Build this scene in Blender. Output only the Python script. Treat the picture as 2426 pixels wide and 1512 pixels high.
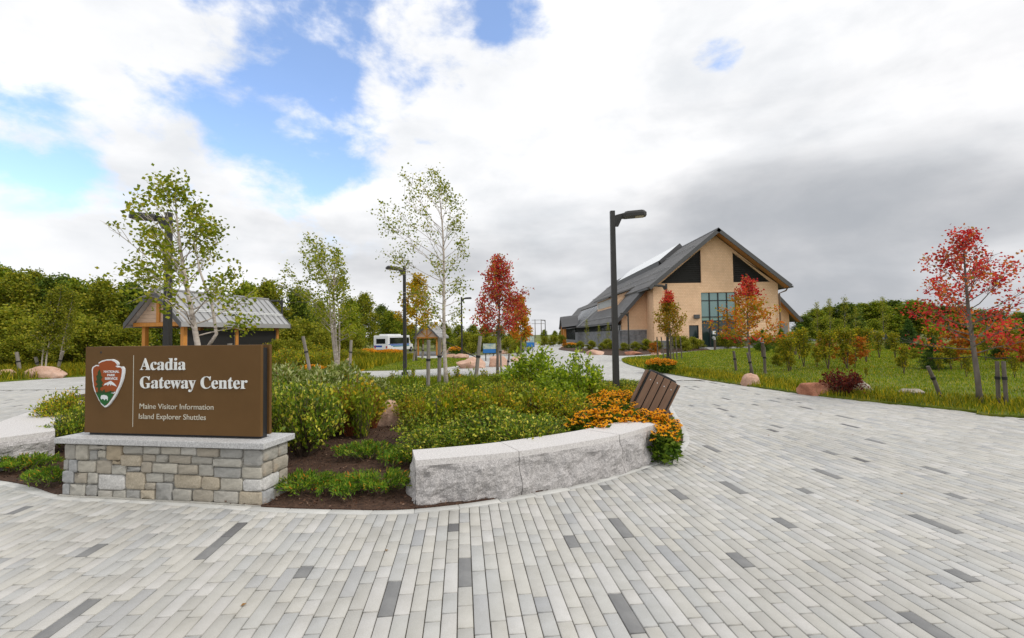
import bpy, bmesh, math, random
import numpy as np
from mathutils import Vector, Matrix

random.seed(7)
R = math.radians
scene = bpy.context.scene
for o in list(bpy.data.objects):
    bpy.data.objects.remove(o)
C = scene.collection

# ------------------------------------------------------------------ camera
EYE = 1.6
FPX = 1093.0                      # focal length in units of a 2426-wide frame
PITCH, ROLL = math.atan(37 / FPX), 0.0145
U0 = Vector((0, -math.sin(PITCH), math.cos(PITCH)))
FWD = Vector((0, math.cos(PITCH), math.sin(PITCH)))
RIGHT = Vector((math.cos(ROLL), 0, 0)) - U0 * math.sin(ROLL)
UP = Vector((math.sin(ROLL), 0, 0)) + U0 * math.cos(ROLL)
cam_d = bpy.data.cameras.new('camera')
cam = bpy.data.objects.new('camera', cam_d)
C.objects.link(cam)
cam.matrix_world = Matrix(((RIGHT.x, UP.x, -FWD.x, 0), (RIGHT.y, UP.y, -FWD.y, 0),
                           (RIGHT.z, UP.z, -FWD.z, EYE), (0, 0, 0, 1)))
cam_d.sensor_width = 36
cam_d.lens = 36 * FPX / 2426
cam_d.clip_start = 0.05
cam_d.clip_end = 3000
scene.camera = cam

# ------------------------------------------------------------------ sky, sun, exposure
SUN_AZ, SUN_EL = R(112), R(46)     # azimuth measured from +Y towards +X
world = bpy.data.worlds.new('World')
scene.world = world
world.use_nodes = True
wn = world.node_tree
wn.nodes.clear()


def wnode(t, **kw):
    n = wn.nodes.new(t)
    for k, v in kw.items():
        setattr(n, k, v)
    return n


def wmath(op, a, b=None, c=None, clamp=False):
    n = wn.nodes.new('ShaderNodeMath')
    n.operation = op
    n.use_clamp = clamp
    for i, s in enumerate((a, b, c)):
        if s is None:
            continue
        if isinstance(s, (int, float)):
            n.inputs[i].default_value = s
        else:
            wn.links.new(s, n.inputs[i])
    return n.outputs[0]


def wsmooth(v, lo, hi):
    n = wn.nodes.new('ShaderNodeMapRange')
    n.interpolation_type = 'SMOOTHSTEP'
    n.inputs['From Min'].default_value = lo
    n.inputs['From Max'].default_value = hi
    wn.links.new(v, n.inputs['Value'])
    return n.outputs[0]


tc = wnode('ShaderNodeTexCoord')
DIR = tc.outputs['Generated']
sep = wnode('ShaderNodeSeparateXYZ')
wn.links.new(DIR, sep.inputs[0])
zc = wmath('MAXIMUM', sep.outputs[2], 0.0)
den = wmath('ADD', zc, 0.22)
comb = wnode('ShaderNodeCombineXYZ')
wn.links.new(wmath('DIVIDE', sep.outputs[0], den), comb.inputs[0])
wn.links.new(wmath('DIVIDE', sep.outputs[1], den), comb.inputs[1])
PLANE = comb.outputs[0]


def wnoise(vec, scale, detail=7, rough=.55, dist=0.0, off=(0, 0, 0), sc=(1, 1, 1)):
    m = wnode('ShaderNodeMapping')
    m.inputs['Location'].default_value = off
    m.inputs['Scale'].default_value = sc
    wn.links.new(vec, m.inputs[0])
    n = wnode('ShaderNodeTexNoise')
    n.inputs['Scale'].default_value = scale
    n.inputs['Detail'].default_value = detail
    n.inputs['Roughness'].default_value = rough
    n.inputs['Distortion'].default_value = dist
    wn.links.new(m.outputs[0], n.inputs['Vector'])
    return n.outputs[0]


def pdir(px, py):
    d = FWD + RIGHT * ((px - 1213) / FPX) - UP * ((py - 756) / FPX)
    return d.normalized()


def blob(px, py, rin, rout):
    n = wnode('ShaderNodeVectorMath', operation='DOT_PRODUCT')
    wn.links.new(DIR, n.inputs[0])
    n.inputs[1].default_value = pdir(px, py)
    return wsmooth(n.outputs['Value'], math.cos(R(rout)), math.cos(R(rin)))


def wsum(*a):
    s = a[0]
    for b in a[1:]:
        s = wmath('ADD', s, b)
    return s


n_big = wnoise(DIR, 2.6, 8, .55, .15, (3.1, .4, .7), (1, 1, 1.7))
n_fine = wnoise(DIR, 6.5, 9, .58, .12, (1.7, 2.2, .3), (1, 1, 1.7))
# breaks in the cloud where the blue shows, ragged by noise
holes = wsum(wmath('MULTIPLY', blob(740, 140, 2, 18), .80),
             wmath('MULTIPLY', blob(20, 310, 1, 8), .95),
             wmath('MULTIPLY', blob(1110, 15, .5, 9), .55),
             wmath('MULTIPLY', blob(1690, 120, .5, 4), .55),
             wmath('MULTIPLY', blob(430, 300, 1, 26), .30),
             wmath('MULTIPLY', blob(1230, 90, .5, 6), .6))
ragged = wmath('ADD', wmath('MULTIPLY', wmath('SUBTRACT', n_fine, .5), 3.6),
               wmath('MULTIPLY', wmath('SUBTRACT', n_big, .5), 1.6))
blue = wmath('MULTIPLY', wmath('MULTIPLY', wsmooth(wmath('ADD', wmath('MULTIPLY', holes, 1.05), wmath('SUBTRACT', ragged, .40)), 0.0, .85), .95), wsmooth(holes, .02, .3))
# grey undersides: flat banks low in the sky, heavier to the right
n_band = wnoise(DIR, 1.7, 5, .5, .25, (.3, 1.1, .2), (1.0, 1.0, 4.2))
n_soft = wnoise(DIR, 1.6, 4, .5, .2, (2.2, .7, .9), (1.0, 1.0, 2.6))
low = wmath('SUBTRACT', 1.0, wsmooth(sep.outputs[2], .12, .42))
right = wsum(wmath('MULTIPLY', blob(2180, 500, 1, 38), .66), wmath('MULTIPLY', blob(1500, 560, 1, 26), .20),
             wmath('MULTIPLY', blob(1100, 720, 1, 20), .22))
g0 = wmath('ADD', wmath('MULTIPLY', low, .22), wmath('MULTIPLY', right, .62))
g1 = wmath('ADD', g0, wmath('MULTIPLY', wmath('SUBTRACT', n_band, .5), 2.0))
g2 = wmath('ADD', g1, wmath('MULTIPLY', wmath('SUBTRACT', n_soft, .5), .7))
grey = wsmooth(wmath('MULTIPLY', g2, wmath('ADD', .25, wmath('MULTIPLY', wmath('ADD', low, right), .75))), -.12, 1.1)

cloud = wnode('ShaderNodeMix', data_type='RGBA')
cloud.inputs['A'].default_value = (9.9, 9.92, 10.05, 1)
cloud.inputs['B'].default_value = (5.6, 5.7, 5.95, 1)
wn.links.new(grey, cloud.inputs['Factor'])
# slight brightness modelling inside the white cloud
bil = wnode('ShaderNodeMix', data_type='RGBA', blend_type='MULTIPLY')
bil.inputs['Factor'].default_value = 1
wn.links.new(cloud.outputs['Result'], bil.inputs['A'])
n_puff = wnoise(DIR, 4.2, 8, .55, .2, (5.3, 1.4, .2), (1, 1, 2.0))
v = wmath('ADD', .72, wmath('ADD', wmath('MULTIPLY', wsmooth(n_big, .3, .68), .22), wmath('MULTIPLY', wsmooth(n_puff, .32, .66), .16)))
cc = wnode('ShaderNodeCombineColor')
wn.links.new(v, cc.inputs[0])
wn.links.new(wmath('ADD', wmath('MULTIPLY', v, .9), .095), cc.inputs[1])
wn.links.new(wmath('ADD', wmath('MULTIPLY', v, .8), .19), cc.inputs[2])
wn.links.new(cc.outputs[0], bil.inputs['B'])

skyt = wnode('ShaderNodeTexSky', sky_type='NISHITA')
skyt.sun_disc = False
skyt.sun_elevation = SUN_EL
skyt.sun_rotation = SUN_AZ
skyt.air_density = 1.0
skyt.dust_density = .6
skyt.ozone_density = 2.0
skg = wnode('ShaderNodeMix', data_type='RGBA', blend_type='MULTIPLY')
skg.inputs['Factor'].default_value = 1
wn.links.new(skyt.outputs[0], skg.inputs['A'])
skg.inputs['B'].default_value = (2.3, 2.35, 2.5, 1)
fin = wnode('ShaderNodeMix', data_type='RGBA')
wn.links.new(blue, fin.inputs['Factor'])
wn.links.new(bil.outputs['Result'], fin.inputs['A'])
wn.links.new(skg.outputs['Result'], fin.inputs['B'])
bg = wnode('ShaderNodeBackground')
bg.inputs['Strength'].default_value = 0.1
wn.links.new(fin.outputs['Result'], bg.inputs['Color'])
wo = wnode('ShaderNodeOutputWorld')
wn.links.new(bg.outputs[0], wo.inputs[0])

sun_d = bpy.data.lights.new('sun', 'SUN')
sun_d.energy = 1.5
sun_d.angle = R(11)
sun_d.color = (1, .95, .87)
sun = bpy.data.objects.new('sun', sun_d)
C.objects.link(sun)
sdir = Vector((math.sin(SUN_AZ) * math.cos(SUN_EL), math.cos(SUN_AZ) * math.cos(SUN_EL), math.sin(SUN_EL)))
sun.rotation_euler = (-sdir).to_track_quat('-Z', 'Y').to_euler()
sun.location = sdir * 50
vs = scene.view_settings
vs.view_transform = 'Standard'
vs.look = 'None'
vs.exposure = 0.18
vs.gamma = 1
vs.use_curve_mapping = False
scene.cycles.use_denoising = True
scene.cycles.max_bounces = 7
scene.cycles.transparent_max_bounces = 8


# ------------------------------------------------------------------ layout helpers
def sm(t):
    t = min(1.0, max(0.0, t))
    return t * t * (3 - 2 * t)


def gz(x, y):
    """ground height: level near by, dropping a metre towards the bus road"""
    return -1.0 * sm((y - 32) / 30) * (1 - sm((x + 6) / 12))


def ray(px, py):
    return FWD + RIGHT * ((px - 1213) / FPX) - UP * ((py - 756) / FPX)


def G(px, py):
    """the ground point seen at a frame position (2426 x 1512)"""
    d = ray(px, py)
    t = EYE / max(1e-4, -d.z)
    for _ in range(30):
        p = d * t
        t = (EYE - gz(p.x, p.y)) / max(1e-4, -d.z)
    p = d * t
    return Vector((p.x, p.y, gz(p.x, p.y)))


def At(px, Y, z=None):
    """ground point at depth Y under frame column px (near the horizon row)"""
    d = ray(px, 790)
    x = d.x / d.y * Y
    return Vector((x, Y, gz(x, Y) if z is None else z))


def Hz(px, py, Y):
    """height above datum seen at px,py at depth Y"""
    d = ray(px, py)
    return EYE + d.z / d.y * Y


def proj(p):
    v = Vector(p) - Vector((0, 0, EYE))
    f = v.dot(FWD)
    return 1213 + FPX * v.dot(RIGHT) / f, 756 - FPX * v.dot(UP) / f, f


# ------------------------------------------------------------------ object helpers
def tag(o, label=None, cat=None, group=None, kind=None):
    if label:
        o['label'] = label
    if cat:
        o['category'] = cat
    if group:
        o['group'] = group
    if kind:
        o['kind'] = kind
    return o


def empty(name, loc=(0, 0, 0), rz=0):
    o = bpy.data.objects.new(name, None)
    o.empty_display_size = .2
    o.location = loc
    o.rotation_euler = (0, 0, rz)
    C.objects.link(o)
    return o


def thing(name, label, cat, loc=(0, 0, 0), rz=0, group=None):
    return tag(empty(name, loc, rz), label, cat, group)


def link(name, me, parent=None, loc=None, rot=None):
    o = bpy.data.objects.new(name, me)
    C.objects.link(o)
    if parent:
        o.parent = parent
    if loc is not None:
        o.location = loc
    if rot is not None:
        o.rotation_euler = rot
    return o


def copy_tree(o, parent=None):
    c = o.copy()
    C.objects.link(c)
    c.parent = parent
    for ch in list(o.children):
        copy_tree(ch, c)
    return c


class MB:
    """collects verts / faces, one mesh object at the end"""

    def __init__(s):
        s.v, s.f, s.m = [], [], []

    def add(s, vs, fs, mi=0):
        b = len(s.v)
        s.v += [tuple(p) for p in vs]
        s.f += [tuple(i + b for i in f) for f in fs]
        s.m += [mi] * len(fs)
        return s

    def box(s, a, b, mi=0, bev=0.0):
        x0, y0, z0 = a
        x1, y1, z1 = b
        if bev <= 0:
            vs = [(x0, y0, z0), (x1, y0, z0), (x1, y1, z0), (x0, y1, z0), (x0, y0, z1), (x1, y0, z1), (x1, y1, z1), (x0, y1, z1)]
            return s.add(vs, [(0, 3, 2, 1), (4, 5, 6, 7), (0, 1, 5, 4), (1, 2, 6, 5), (2, 3, 7, 6), (3, 0, 4, 7)], mi)
        bm = bmesh.new()
        bmesh.ops.create_cube(bm, size=1)
        for w in bm.verts:
            w.co = Vector((x0 + (w.co.x + .5) * (x1 - x0), y0 + (w.co.y + .5) * (y1 - y0), z0 + (w.co.z + .5) * (z1 - z0)))
        bmesh.ops.bevel(bm, geom=bm.edges[:], offset=bev, segments=2, affect='EDGES', profile=.6)
        bm.verts.index_update()
        s.add([w.co for w in bm.verts], [[w.index for w in f.verts] for f in bm.faces], mi)
        bm.free()
        return s

    def prism(s, pts, n, mi=0):
        """polygon pts (3d) extruded by vector n"""
        n = Vector(n)
        k = len(pts)
        vs = [Vector(p) for p in pts] + [Vector(p) + n for p in pts]
        fs = [tuple(range(k))[::-1], tuple(range(k, 2 * k))] + [(i, (i + 1) % k, k + (i + 1) % k, k + i) for i in range(k)]
        return s.add(vs, fs, mi)

    def tube(s, pts, rads, sides=6, mi=0, cap=True, square=False):
        pts = [Vector(p) for p in pts]
        if isinstance(rads, (int, float)):
            rads = [rads] * len(pts)
        vs, fs = [], []
        ref = Vector((0, 0, 1))
        d0 = (pts[-1] - pts[0])
        if d0.length < 1e-9:
            return s
        if abs(d0.normalized().z) > .9:
            ref = Vector((1, 0, 0))
        for i, p in enumerate(pts):
            d = (pts[min(i + 1, len(pts) - 1)] - pts[max(i - 1, 0)])
            if d.length < 1e-9:
                d = d0
            d.normalize()
            a = d.cross(ref)
            if a.length < 1e-6:
                a = d.orthogonal()
            a.normalize()
            b = d.cross(a)
            for k in range(sides):
                t = 2 * math.pi * (k + (.5 if square else 0)) / sides
                q = rads[i] * (1.4142 if square else 1)
                vs.append(p + a * (q * math.cos(t)) + b * (q * math.sin(t)))
        for i in range(len(pts) - 1):
            for k in range(sides):
                k2 = (k + 1) % sides
                fs.append((i * sides + k, i * sides + k2, (i + 1) * sides + k2, (i + 1) * sides + k))
        if cap:
            fs.append(tuple(range(sides))[::-1])
            fs.append(tuple((len(pts) - 1) * sides + k for k in range(sides)))
        return s.add(vs, fs, mi)

    def mesh(s, name, mats, smooth=False):
        me = bpy.data.meshes.new(name)
        me.from_pydata(s.v, [], s.f)
        for m in (mats if isinstance(mats, (list, tuple)) else [mats]):
            me.materials.append(m)
        if len(me.polygons) == len(s.m):
            me.polygons.foreach_set('material_index', s.m)
        if smooth:
            me.polygons.foreach_set('use_smooth', [True] * len(me.polygons))
        me.update()
        return me

    def build(s, name, mats, parent=None, loc=None, rot=None, smooth=False):
        return link(name, s.mesh(name, mats, smooth), parent, loc, rot)


def np_mesh(name, verts, faces, mats, smooth=False, mi=None):
    """verts (n,3) and faces (m,k) arrays -> mesh, quickly"""
    verts = np.asarray(verts, dtype=np.float32)
    faces = np.asarray(faces, dtype=np.int32)
    me = bpy.data.meshes.new(name)
    me.vertices.add(len(verts))
    me.vertices.foreach_set('co', verts.ravel())
    k = faces.shape[1]
    me.loops.add(faces.size)
    me.loops.foreach_set('vertex_index', faces.ravel())
    me.polygons.add(len(faces))
    me.polygons.foreach_set('loop_start', np.arange(0, faces.size, k, dtype=np.int32))
    me.polygons.foreach_set('loop_total', np.full(len(faces), k, dtype=np.int32))
    for m in (mats if isinstance(mats, (list, tuple)) else [mats]):
        me.materials.append(m)
    if mi is not None:
        me.polygons.foreach_set('material_index', np.asarray(mi, dtype=np.int32))
    if smooth:
        me.polygons.foreach_set('use_smooth', np.ones(len(faces), dtype=bool))
    me.update(calc_edges=True)
    return me


# ------------------------------------------------------------------ materials
MATS = {}


def nt(name):
    m = bpy.data.materials.new(name)
    m.use_nodes = True
    t = m.node_tree
    t.nodes.clear()
    out = t.nodes.new('ShaderNodeOutputMaterial')
    return m, t, out


def nd(t, typ, **kw):
    n = t.nodes.new(typ)
    for k, v in kw.items():
        if k in n.inputs.keys():
            n.inputs[k].default_value = v
        else:
            setattr(n, k, v)
    return n


def ramp(t, fac, stops, const=False):
    n = t.nodes.new('ShaderNodeValToRGB')
    if const:
        n.color_ramp.interpolation = 'CONSTANT'
    el = n.color_ramp.elements
    while len(el) < len(stops):
        el.new(.5)
    for e, (p, c) in zip(el, stops):
        e.position = p
        e.color = (*c, 1)
    if fac is not None:
        t.links.new(fac, n.inputs[0])
    return n.outputs[0]


def tnoise(t, scale, detail=5, rough=.55, coord='Object', sc=(1, 1, 1), dist=0):
    c = t.nodes.new('ShaderNodeTexCoord')
    m = t.nodes.new('ShaderNodeMapping')
    m.inputs['Scale'].default_value = sc
    t.links.new(c.outputs[coord], m.inputs[0])
    n = nd(t, 'ShaderNodeTexNoise', Scale=scale, Detail=detail, Roughness=rough, Distortion=dist)
    t.links.new(m.outputs[0], n.inputs['Vector'])
    return n.outputs[0]


def mixc(t, fac, a, b, mode='MIX'):
    n = nd(t, 'ShaderNodeMix', data_type='RGBA', blend_type=mode)
    for s, v in (('Factor', fac), ('A', a), ('B', b)):
        if isinstance(v, (int, float)):
            n.inputs[s].default_value = v
        elif isinstance(v, tuple):
            n.inputs[s].default_value = (*v, 1)
        else:
            t.links.new(v, n.inputs[s])
    return n.outputs['Result']


def surf(name, stops, scale=6, rough=.8, bump=.0, bscale=None, metal=0.0, spec=.4, detail=6, sc=(1, 1, 1),
         fine=None, coord='Object', bdist=.01, rnd=None):
    """noise ramp surface; fine=(scale, amount) adds a speckle; rnd = per-object value spread"""
    if name in MATS:
        return MATS[name]
    m, t, out = nt(name)
    col = ramp(t, tnoise(t, scale, detail, .6, coord, sc), stops)
    if fine:
        f = tnoise(t, fine[0], 2, .5, coord)
        f = ramp(t, f, [(.3, (1 - fine[1],) * 3), (.7, (1 + fine[1] * .5,) * 3)])
        col = mixc(t, 1.0, col, f, 'MULTIPLY')
    if rnd:
        oi = t.nodes.new('ShaderNodeObjectInfo')
        f = ramp(t, oi.outputs['Random'], [(0, (1 - rnd,) * 3), (1, (1 + rnd,) * 3)])
        col = mixc(t, 1.0, col, f, 'MULTIPLY')
    p = nd(t, 'ShaderNodeBsdfPrincipled', Roughness=rough, Metallic=metal)
    p.inputs['Specular IOR Level'].default_value = spec
    t.links.new(col, p.inputs['Base Color'])
    if bump:
        b = nd(t, 'ShaderNodeBump', Strength=bump, Distance=bdist)
        t.links.new(tnoise(t, bscale or scale * 3, 6, .6, coord, sc), b.inputs['Height'])
        t.links.new(b.outputs[0], p.inputs['Normal'])
    t.links.new(p.outputs[0], out.inputs[0])
    MATS[name] = m
    return m


def leafmat(name, stops, trans=.45, rough=.6, spec=.15, shine=None):
    """leaf colour picked at random for every leaf, light passing through"""
    if name in MATS:
        return MATS[name]
    m, t, out = nt(name)
    g = t.nodes.new('ShaderNodeNewGeometry')
    col = ramp(t, g.outputs['Random Per Island'], stops)
    big = ramp(t, tnoise(t, 1.3, 3, .5), [(.3, (.72,) * 3), (.7, (1.2,) * 3)])
    col = mixc(t, 1.0, col, big, 'MULTIPLY')
    p = nd(t, 'ShaderNodeBsdfPrincipled', Roughness=rough)
    p.inputs['Specular IOR Level'].default_value = spec
    t.links.new(col, p.inputs['Base Color'])
    tr = nd(t, 'ShaderNodeBsdfTranslucent')
    t.links.new(mixc(t, 1.0, col, (1.25, 1.2, .7), 'MULTIPLY'), tr.inputs[0])
    mx = nd(t, 'ShaderNodeMixShader')
    mx.inputs[0].default_value = trans
    t.links.new(p.outputs[0], mx.inputs[1])
    t.links.new(tr.outputs[0], mx.inputs[2])
    t.links.new(mx.outputs[0], out.inputs[0])
    MATS[name] = m
    return m


def glass(name, col=(.02, .03, .03), rough=.04, metal=0.0, spec=.6):
    m, t, out = nt(name)
    p = nd(t, 'ShaderNodeBsdfPrincipled', Roughness=rough, Metallic=metal)
    p.inputs['Base Color'].default_value = (*col, 1)
    p.inputs['Specular IOR Level'].default_value = spec
    t.links.new(p.outputs[0], out.inputs[0])
    return m


def plain(name, col, rough=.6, metal=0.0, var=.06):
    return surf(name, [(.3, tuple(c * (1 - var) for c in col)), (.7, tuple(min(1, c * (1 + var)) for c in col))],
                9, rough, 0, None, metal)


M_BLACK = plain('black_metal', (.022, .022, .023), .45, 0, .15)
M_POLE = plain('dark_bronze_pole', (.030, .029, .027), .5, 0, .15)
M_WHITE = plain('white_paint', (.78, .79, .78), .5)
M_GREYMET = plain('grey_metal', (.28, .28, .28), .45, .3)


# paving: one colour per stone, with soft cement bloom
def paver_mat(name, island):
    m, t, out = nt(name)
    if island:
        g = t.nodes.new('ShaderNodeNewGeometry')
        fac = g.outputs['Random Per Island']
    else:
        g = t.nodes.new('ShaderNodeObjectInfo')
        fac = g.outputs['Random']
    col = ramp(t, fac, [(0, (0.432, 0.423, 0.396)), (.16, (0.469, 0.459, 0.428)), (.34, (0.429, 0.430, 0.419)), (.5, (0.500, 0.489, 0.467)),
                        (.66, (0.456, 0.452, 0.430)), (.8, (0.475, 0.462, 0.426)), (.9, (0.400, 0.401, 0.397)), (.955, (0.507, 0.500, 0.484)),
                        (.982, (0.357, 0.362, 0.366)), (.99, (0.146, 0.145, 0.147))], True)
    n = tnoise(t, 2.4, 6, .62, 'Generated' if False else 'Object', (1, 1, 1))
    geo = t.nodes.new('ShaderNodeNewGeometry')
    nz = nd(t, 'ShaderNodeTexNoise', Scale=6.5, Detail=6, Roughness=.65)
    t.links.new(geo.outputs['Position'], nz.inputs['Vector'])
    col = mixc(t, 1.0, col, ramp(t, nz.outputs[0], [(.3, (.92, .915, .9)), (.7, (1.07, 1.07, 1.08))]), 'MULTIPLY')
    nf = nd(t, 'ShaderNodeTexNoise', Scale=260, Detail=2, Roughness=.6)
    t.links.new(geo.outputs['Position'], nf.inputs['Vector'])
    col = mixc(t, 1.0, col, ramp(t, nf.outputs[0], [(.3, (.9,) * 3), (.7, (1.07,) * 3)]), 'MULTIPLY')
    nb = nd(t, 'ShaderNodeTexNoise', Scale=.55, Detail=4, Roughness=.6)
    t.links.new(geo.outputs['Position'], nb.inputs['Vector'])
    col = mixc(t, 1.0, col, ramp(t, nb.outputs[0], [(.3, (.88, .875, .865)), (.5, (.99, .99, .985)), (.7, (1.06, 1.055, 1.045))]), 'MULTIPLY')
    p = nd(t, 'ShaderNodeBsdfPrincipled', Roughness=.82)
    p.inputs['Specular IOR Level'].default_value = .3
    t.links.new(col, p.inputs['Base Color'])
    b = nd(t, 'ShaderNodeBump', Strength=.25, Distance=.003)
    t.links.new(nf.outputs[0], b.inputs['Height'])
    t.links.new(b.outputs[0], p.inputs['Normal'])
    t.links.new(p.outputs[0], out.inputs[0])
    return m


M_PAVER = paver_mat('concrete_paver', False)
M_PAVERS = paver_mat('concrete_paver_field', True)
M_PAVER_DARK = surf('dark_paver', [(.3, (.175, .175, .175)), (.7, (.225, .225, .222))], 9, .8, .25, 200, bdist=.003)
M_SAND = surf('joint_sand', [(.3, (.075, .064, .05)), (.7, (.125, .107, .082))], 40, .95)
PAV_ANG = math.atan((1095 - 1213) / FPX)       # paving courses run away from the camera, a little to the left


def far_paving():
    m, t, out = nt('paving_far')
    geo = t.nodes.new('ShaderNodeNewGeometry')
    mp = t.nodes.new('ShaderNodeMapping')
    mp.inputs['Rotation'].default_value = (0, 0, PAV_ANG + math.pi / 2)
    t.links.new(geo.outputs['Position'], mp.inputs[0])
    br = nd(t, 'ShaderNodeTexBrick')
    br.inputs['Scale'].default_value = 1
    br.inputs['Brick Width'].default_value = .3
    br.inputs['Row Height'].default_value = .095
    br.inputs['Mortar Size'].default_value = .004
    br.inputs['Color1'].default_value = (.42, .418, .40, 1)
    br.inputs['Color2'].default_value = (.51, .508, .49, 1)
    br.inputs['Mortar'].default_value = (.25, .235, .2, 1)
    br.offset = .37
    t.links.new(mp.outputs[0], br.inputs['Vector'])
    nb = nd(t, 'ShaderNodeTexNoise', Scale=.5, Detail=5, Roughness=.6)
    t.links.new(geo.outputs['Position'], nb.inputs['Vector'])
    col = mixc(t, 1.0, br.outputs[0], ramp(t, nb.outputs[0], [(.35, (.92,) * 3), (.65, (1.06,) * 3)]), 'MULTIPLY')
    p = nd(t, 'ShaderNodeBsdfPrincipled', Roughness=.85)
    p.inputs['Specular IOR Level'].default_value = .3
    t.links.new(col, p.inputs['Base Color'])
    t.links.new(p.outputs[0], out.inputs[0])
    return m


M_PAVFAR = far_paving()
M_GRASS = surf('grass_ground', [(.28, (.075, .095, .010)), (.5, (.12, .14, .013)), (.72, (.18, .17, .025))], 1.1, .95, .5, 30, detail=8,
               fine=(9, .35), bdist=.03)
M_LAWN = surf('lawn_turf', [(.3, (.075, .11, .007)), (.5, (.12, .15, .009)), (.68, (.20, .185, .03))], .9, .95, .5, 40, detail=8,
              fine=(14, .3), bdist=.02)
M_MULCH = surf('bark_mulch', [(.3, (.035, .018, .011)), (.5, (.075, .038, .022)), (.72, (.12, .066, .04))], 22, .95, .8, 60, fine=(90, .5), bdist=.02)
M_ASPHALT = surf('asphalt', [(.3, (.12, .12, .12)), (.7, (.17, .17, .168))], 3, .9, .2, 120, bdist=.004)
M_GRANITE = surf('granite_sawn', [(.32, (.47, .445, .43)), (.5, (.62, .595, .58)), (.68, (.72, .70, .685))], 70, .75, .15, 150, detail=4, fine=(220, .28), bdist=.002)
M_GRANITE_R = surf('granite_split', [(.25, (.31, .295, .29)), (.5, (.45, .43, .42)), (.75, (.60, .575, .565))], 34, .85, 1.0, 38, detail=9, fine=(140, .5), bdist=.016)
M_PINK = surf('pink_granite', [(.28, (.40, .22, .15)), (.5, (.58, .37, .27)), (.75, (.68, .48, .38))], 2.2, .85, .7, 14, detail=9, fine=(60, .25), bdist=.03)
M_REDROCK = surf('red_granite', [(.28, (.30, .12, .07)), (.5, (.46, .20, .12)), (.75, (.56, .30, .2))], 2.2, .85, .7, 14, detail=9, fine=(60, .25), bdist=.03)
M_GREYROCK = surf('grey_fieldstone', [(.28, (.24, .21, .17)), (.5, (.38, .34, .28)), (.75, (.5, .46, .39))], 2.2, .85, .7, 14, detail=9, fine=(60, .25), bdist=.03)
M_BIRCH = surf('birch_bark', [(.30, (.09, .07, .055)), (.40, (.40, .34, .29)), (.6, (.56, .50, .44)), (.8, (.66, .61, .55))], 5, .8, .3, 20, sc=(1, 1, 3.2), bdist=.006)
M_BARK = surf('grey_bark', [(.3, (.09, .075, .06)), (.7, (.19, .165, .14))], 9, .9, .5, 25, sc=(1, 1, .3), bdist=.01)
M_TWIG = surf('twig', [(.3, (.07, .05, .035)), (.7, (.14, .10, .07))], 9, .9)
M_STAKE = surf('weathered_stake', [(.3, (.17, .15, .125)), (.7, (.31, .28, .245))], 5, .9, .4, 30, sc=(6, 6, .5), bdist=.005)
M_STRAP = plain('black_strap', (.02, .02, .02), .7)

L_BIRCH = leafmat('birch_leaf', [(0, (0.123, 0.170, 0.012)), (.35, (0.201, 0.259, 0.016)), (.7, (0.298, 0.332, 0.026)), (1, (0.438, 0.406, 0.053))])
L_WOOD = leafmat('wood_leaf', [(0, (0.085, 0.138, 0.009)), (.4, (0.163, 0.232, 0.015)), (.75, (0.282, 0.327, 0.026)), (1, (0.479, 0.441, 0.047))], .35)
L_WOOD2 = leafmat('wood_leaf_olive', [(0, (0.102, 0.139, 0.011)), (.4, (0.194, 0.227, 0.017)), (.75, (0.307, 0.316, 0.028)), (1, (0.471, 0.406, 0.050))], .4)
L_DARKW = leafmat('wood_leaf_dark', [(0, (0.043, 0.080, 0.010)), (.5, (0.098, 0.154, 0.017)), (1, (0.214, 0.252, 0.026))], .25)
L_RED = leafmat('maple_red_leaf', [(0, (0.319, 0.018, 0.029)), (.35, (0.573, 0.034, 0.048)), (.6, (0.669, 0.076, 0.060)), (.82, (0.573, 0.168, 0.048)), (1, (0.319, 0.212, 0.073))], .45)
L_RED2 = leafmat('maple_crimson_leaf', [(0, (0.234, 0.024, 0.030)), (.35, (0.510, 0.041, 0.058)), (.6, (0.638, 0.082, 0.065)), (.82, (0.467, 0.203, 0.043)), (1, (0.277, 0.264, 0.043))], .4)
L_ORANGE = leafmat('maple_orange_leaf', [(0, (0.540, 0.068, 0.027)), (.2, (0.630, 0.195, 0.020)), (.5, (0.540, 0.270, 0.020)), (.75, (0.420, 0.300, 0.027)), (1, (0.225, 0.240, 0.027))], .45)
L_GOLD = leafmat('maple_gold_leaf', [(0, (.42, .12, .02)), (.2, (.44, .24, .02)), (.55, (.33, .25, .018)), (1, (.19, .20, .018))], .45)
L_YELLOW = leafmat('yellow_leaf', [(0, (0.462, 0.275, 0.012)), (.5, (0.572, 0.374, 0.020)), (.8, (0.374, 0.308, 0.020)), (1, (0.154, 0.187, 0.020))], .45)
L_CONE = leafmat('spruce_needles', [(0, (0.023, 0.062, 0.013)), (.5, (0.050, 0.114, 0.018)), (1, (0.137, 0.208, 0.026))], .15)
L_FIR = leafmat('fir_needles', [(0, (0.041, 0.104, 0.013)), (.5, (0.092, 0.187, 0.018)), (1, (0.206, 0.291, 0.026))], .2)
L_SHRUB = leafmat('dark_shrub_leaf', [(0, (0.058, 0.113, 0.012)), (.4, (0.133, 0.217, 0.017)), (.75, (0.291, 0.368, 0.025)), (.93, (0.583, 0.523, 0.057)), (1, (0.900, 0.803, 0.160))], .3, .5, .22)
L_SHRUB2 = leafmat('olive_shrub_leaf', [(0, (0.103, 0.140, 0.010)), (.4, (0.219, 0.280, 0.013)), (.75, (0.380, 0.420, 0.023)), (1, (0.760, 0.448, 0.035))], .35, .5, .2)
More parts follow.
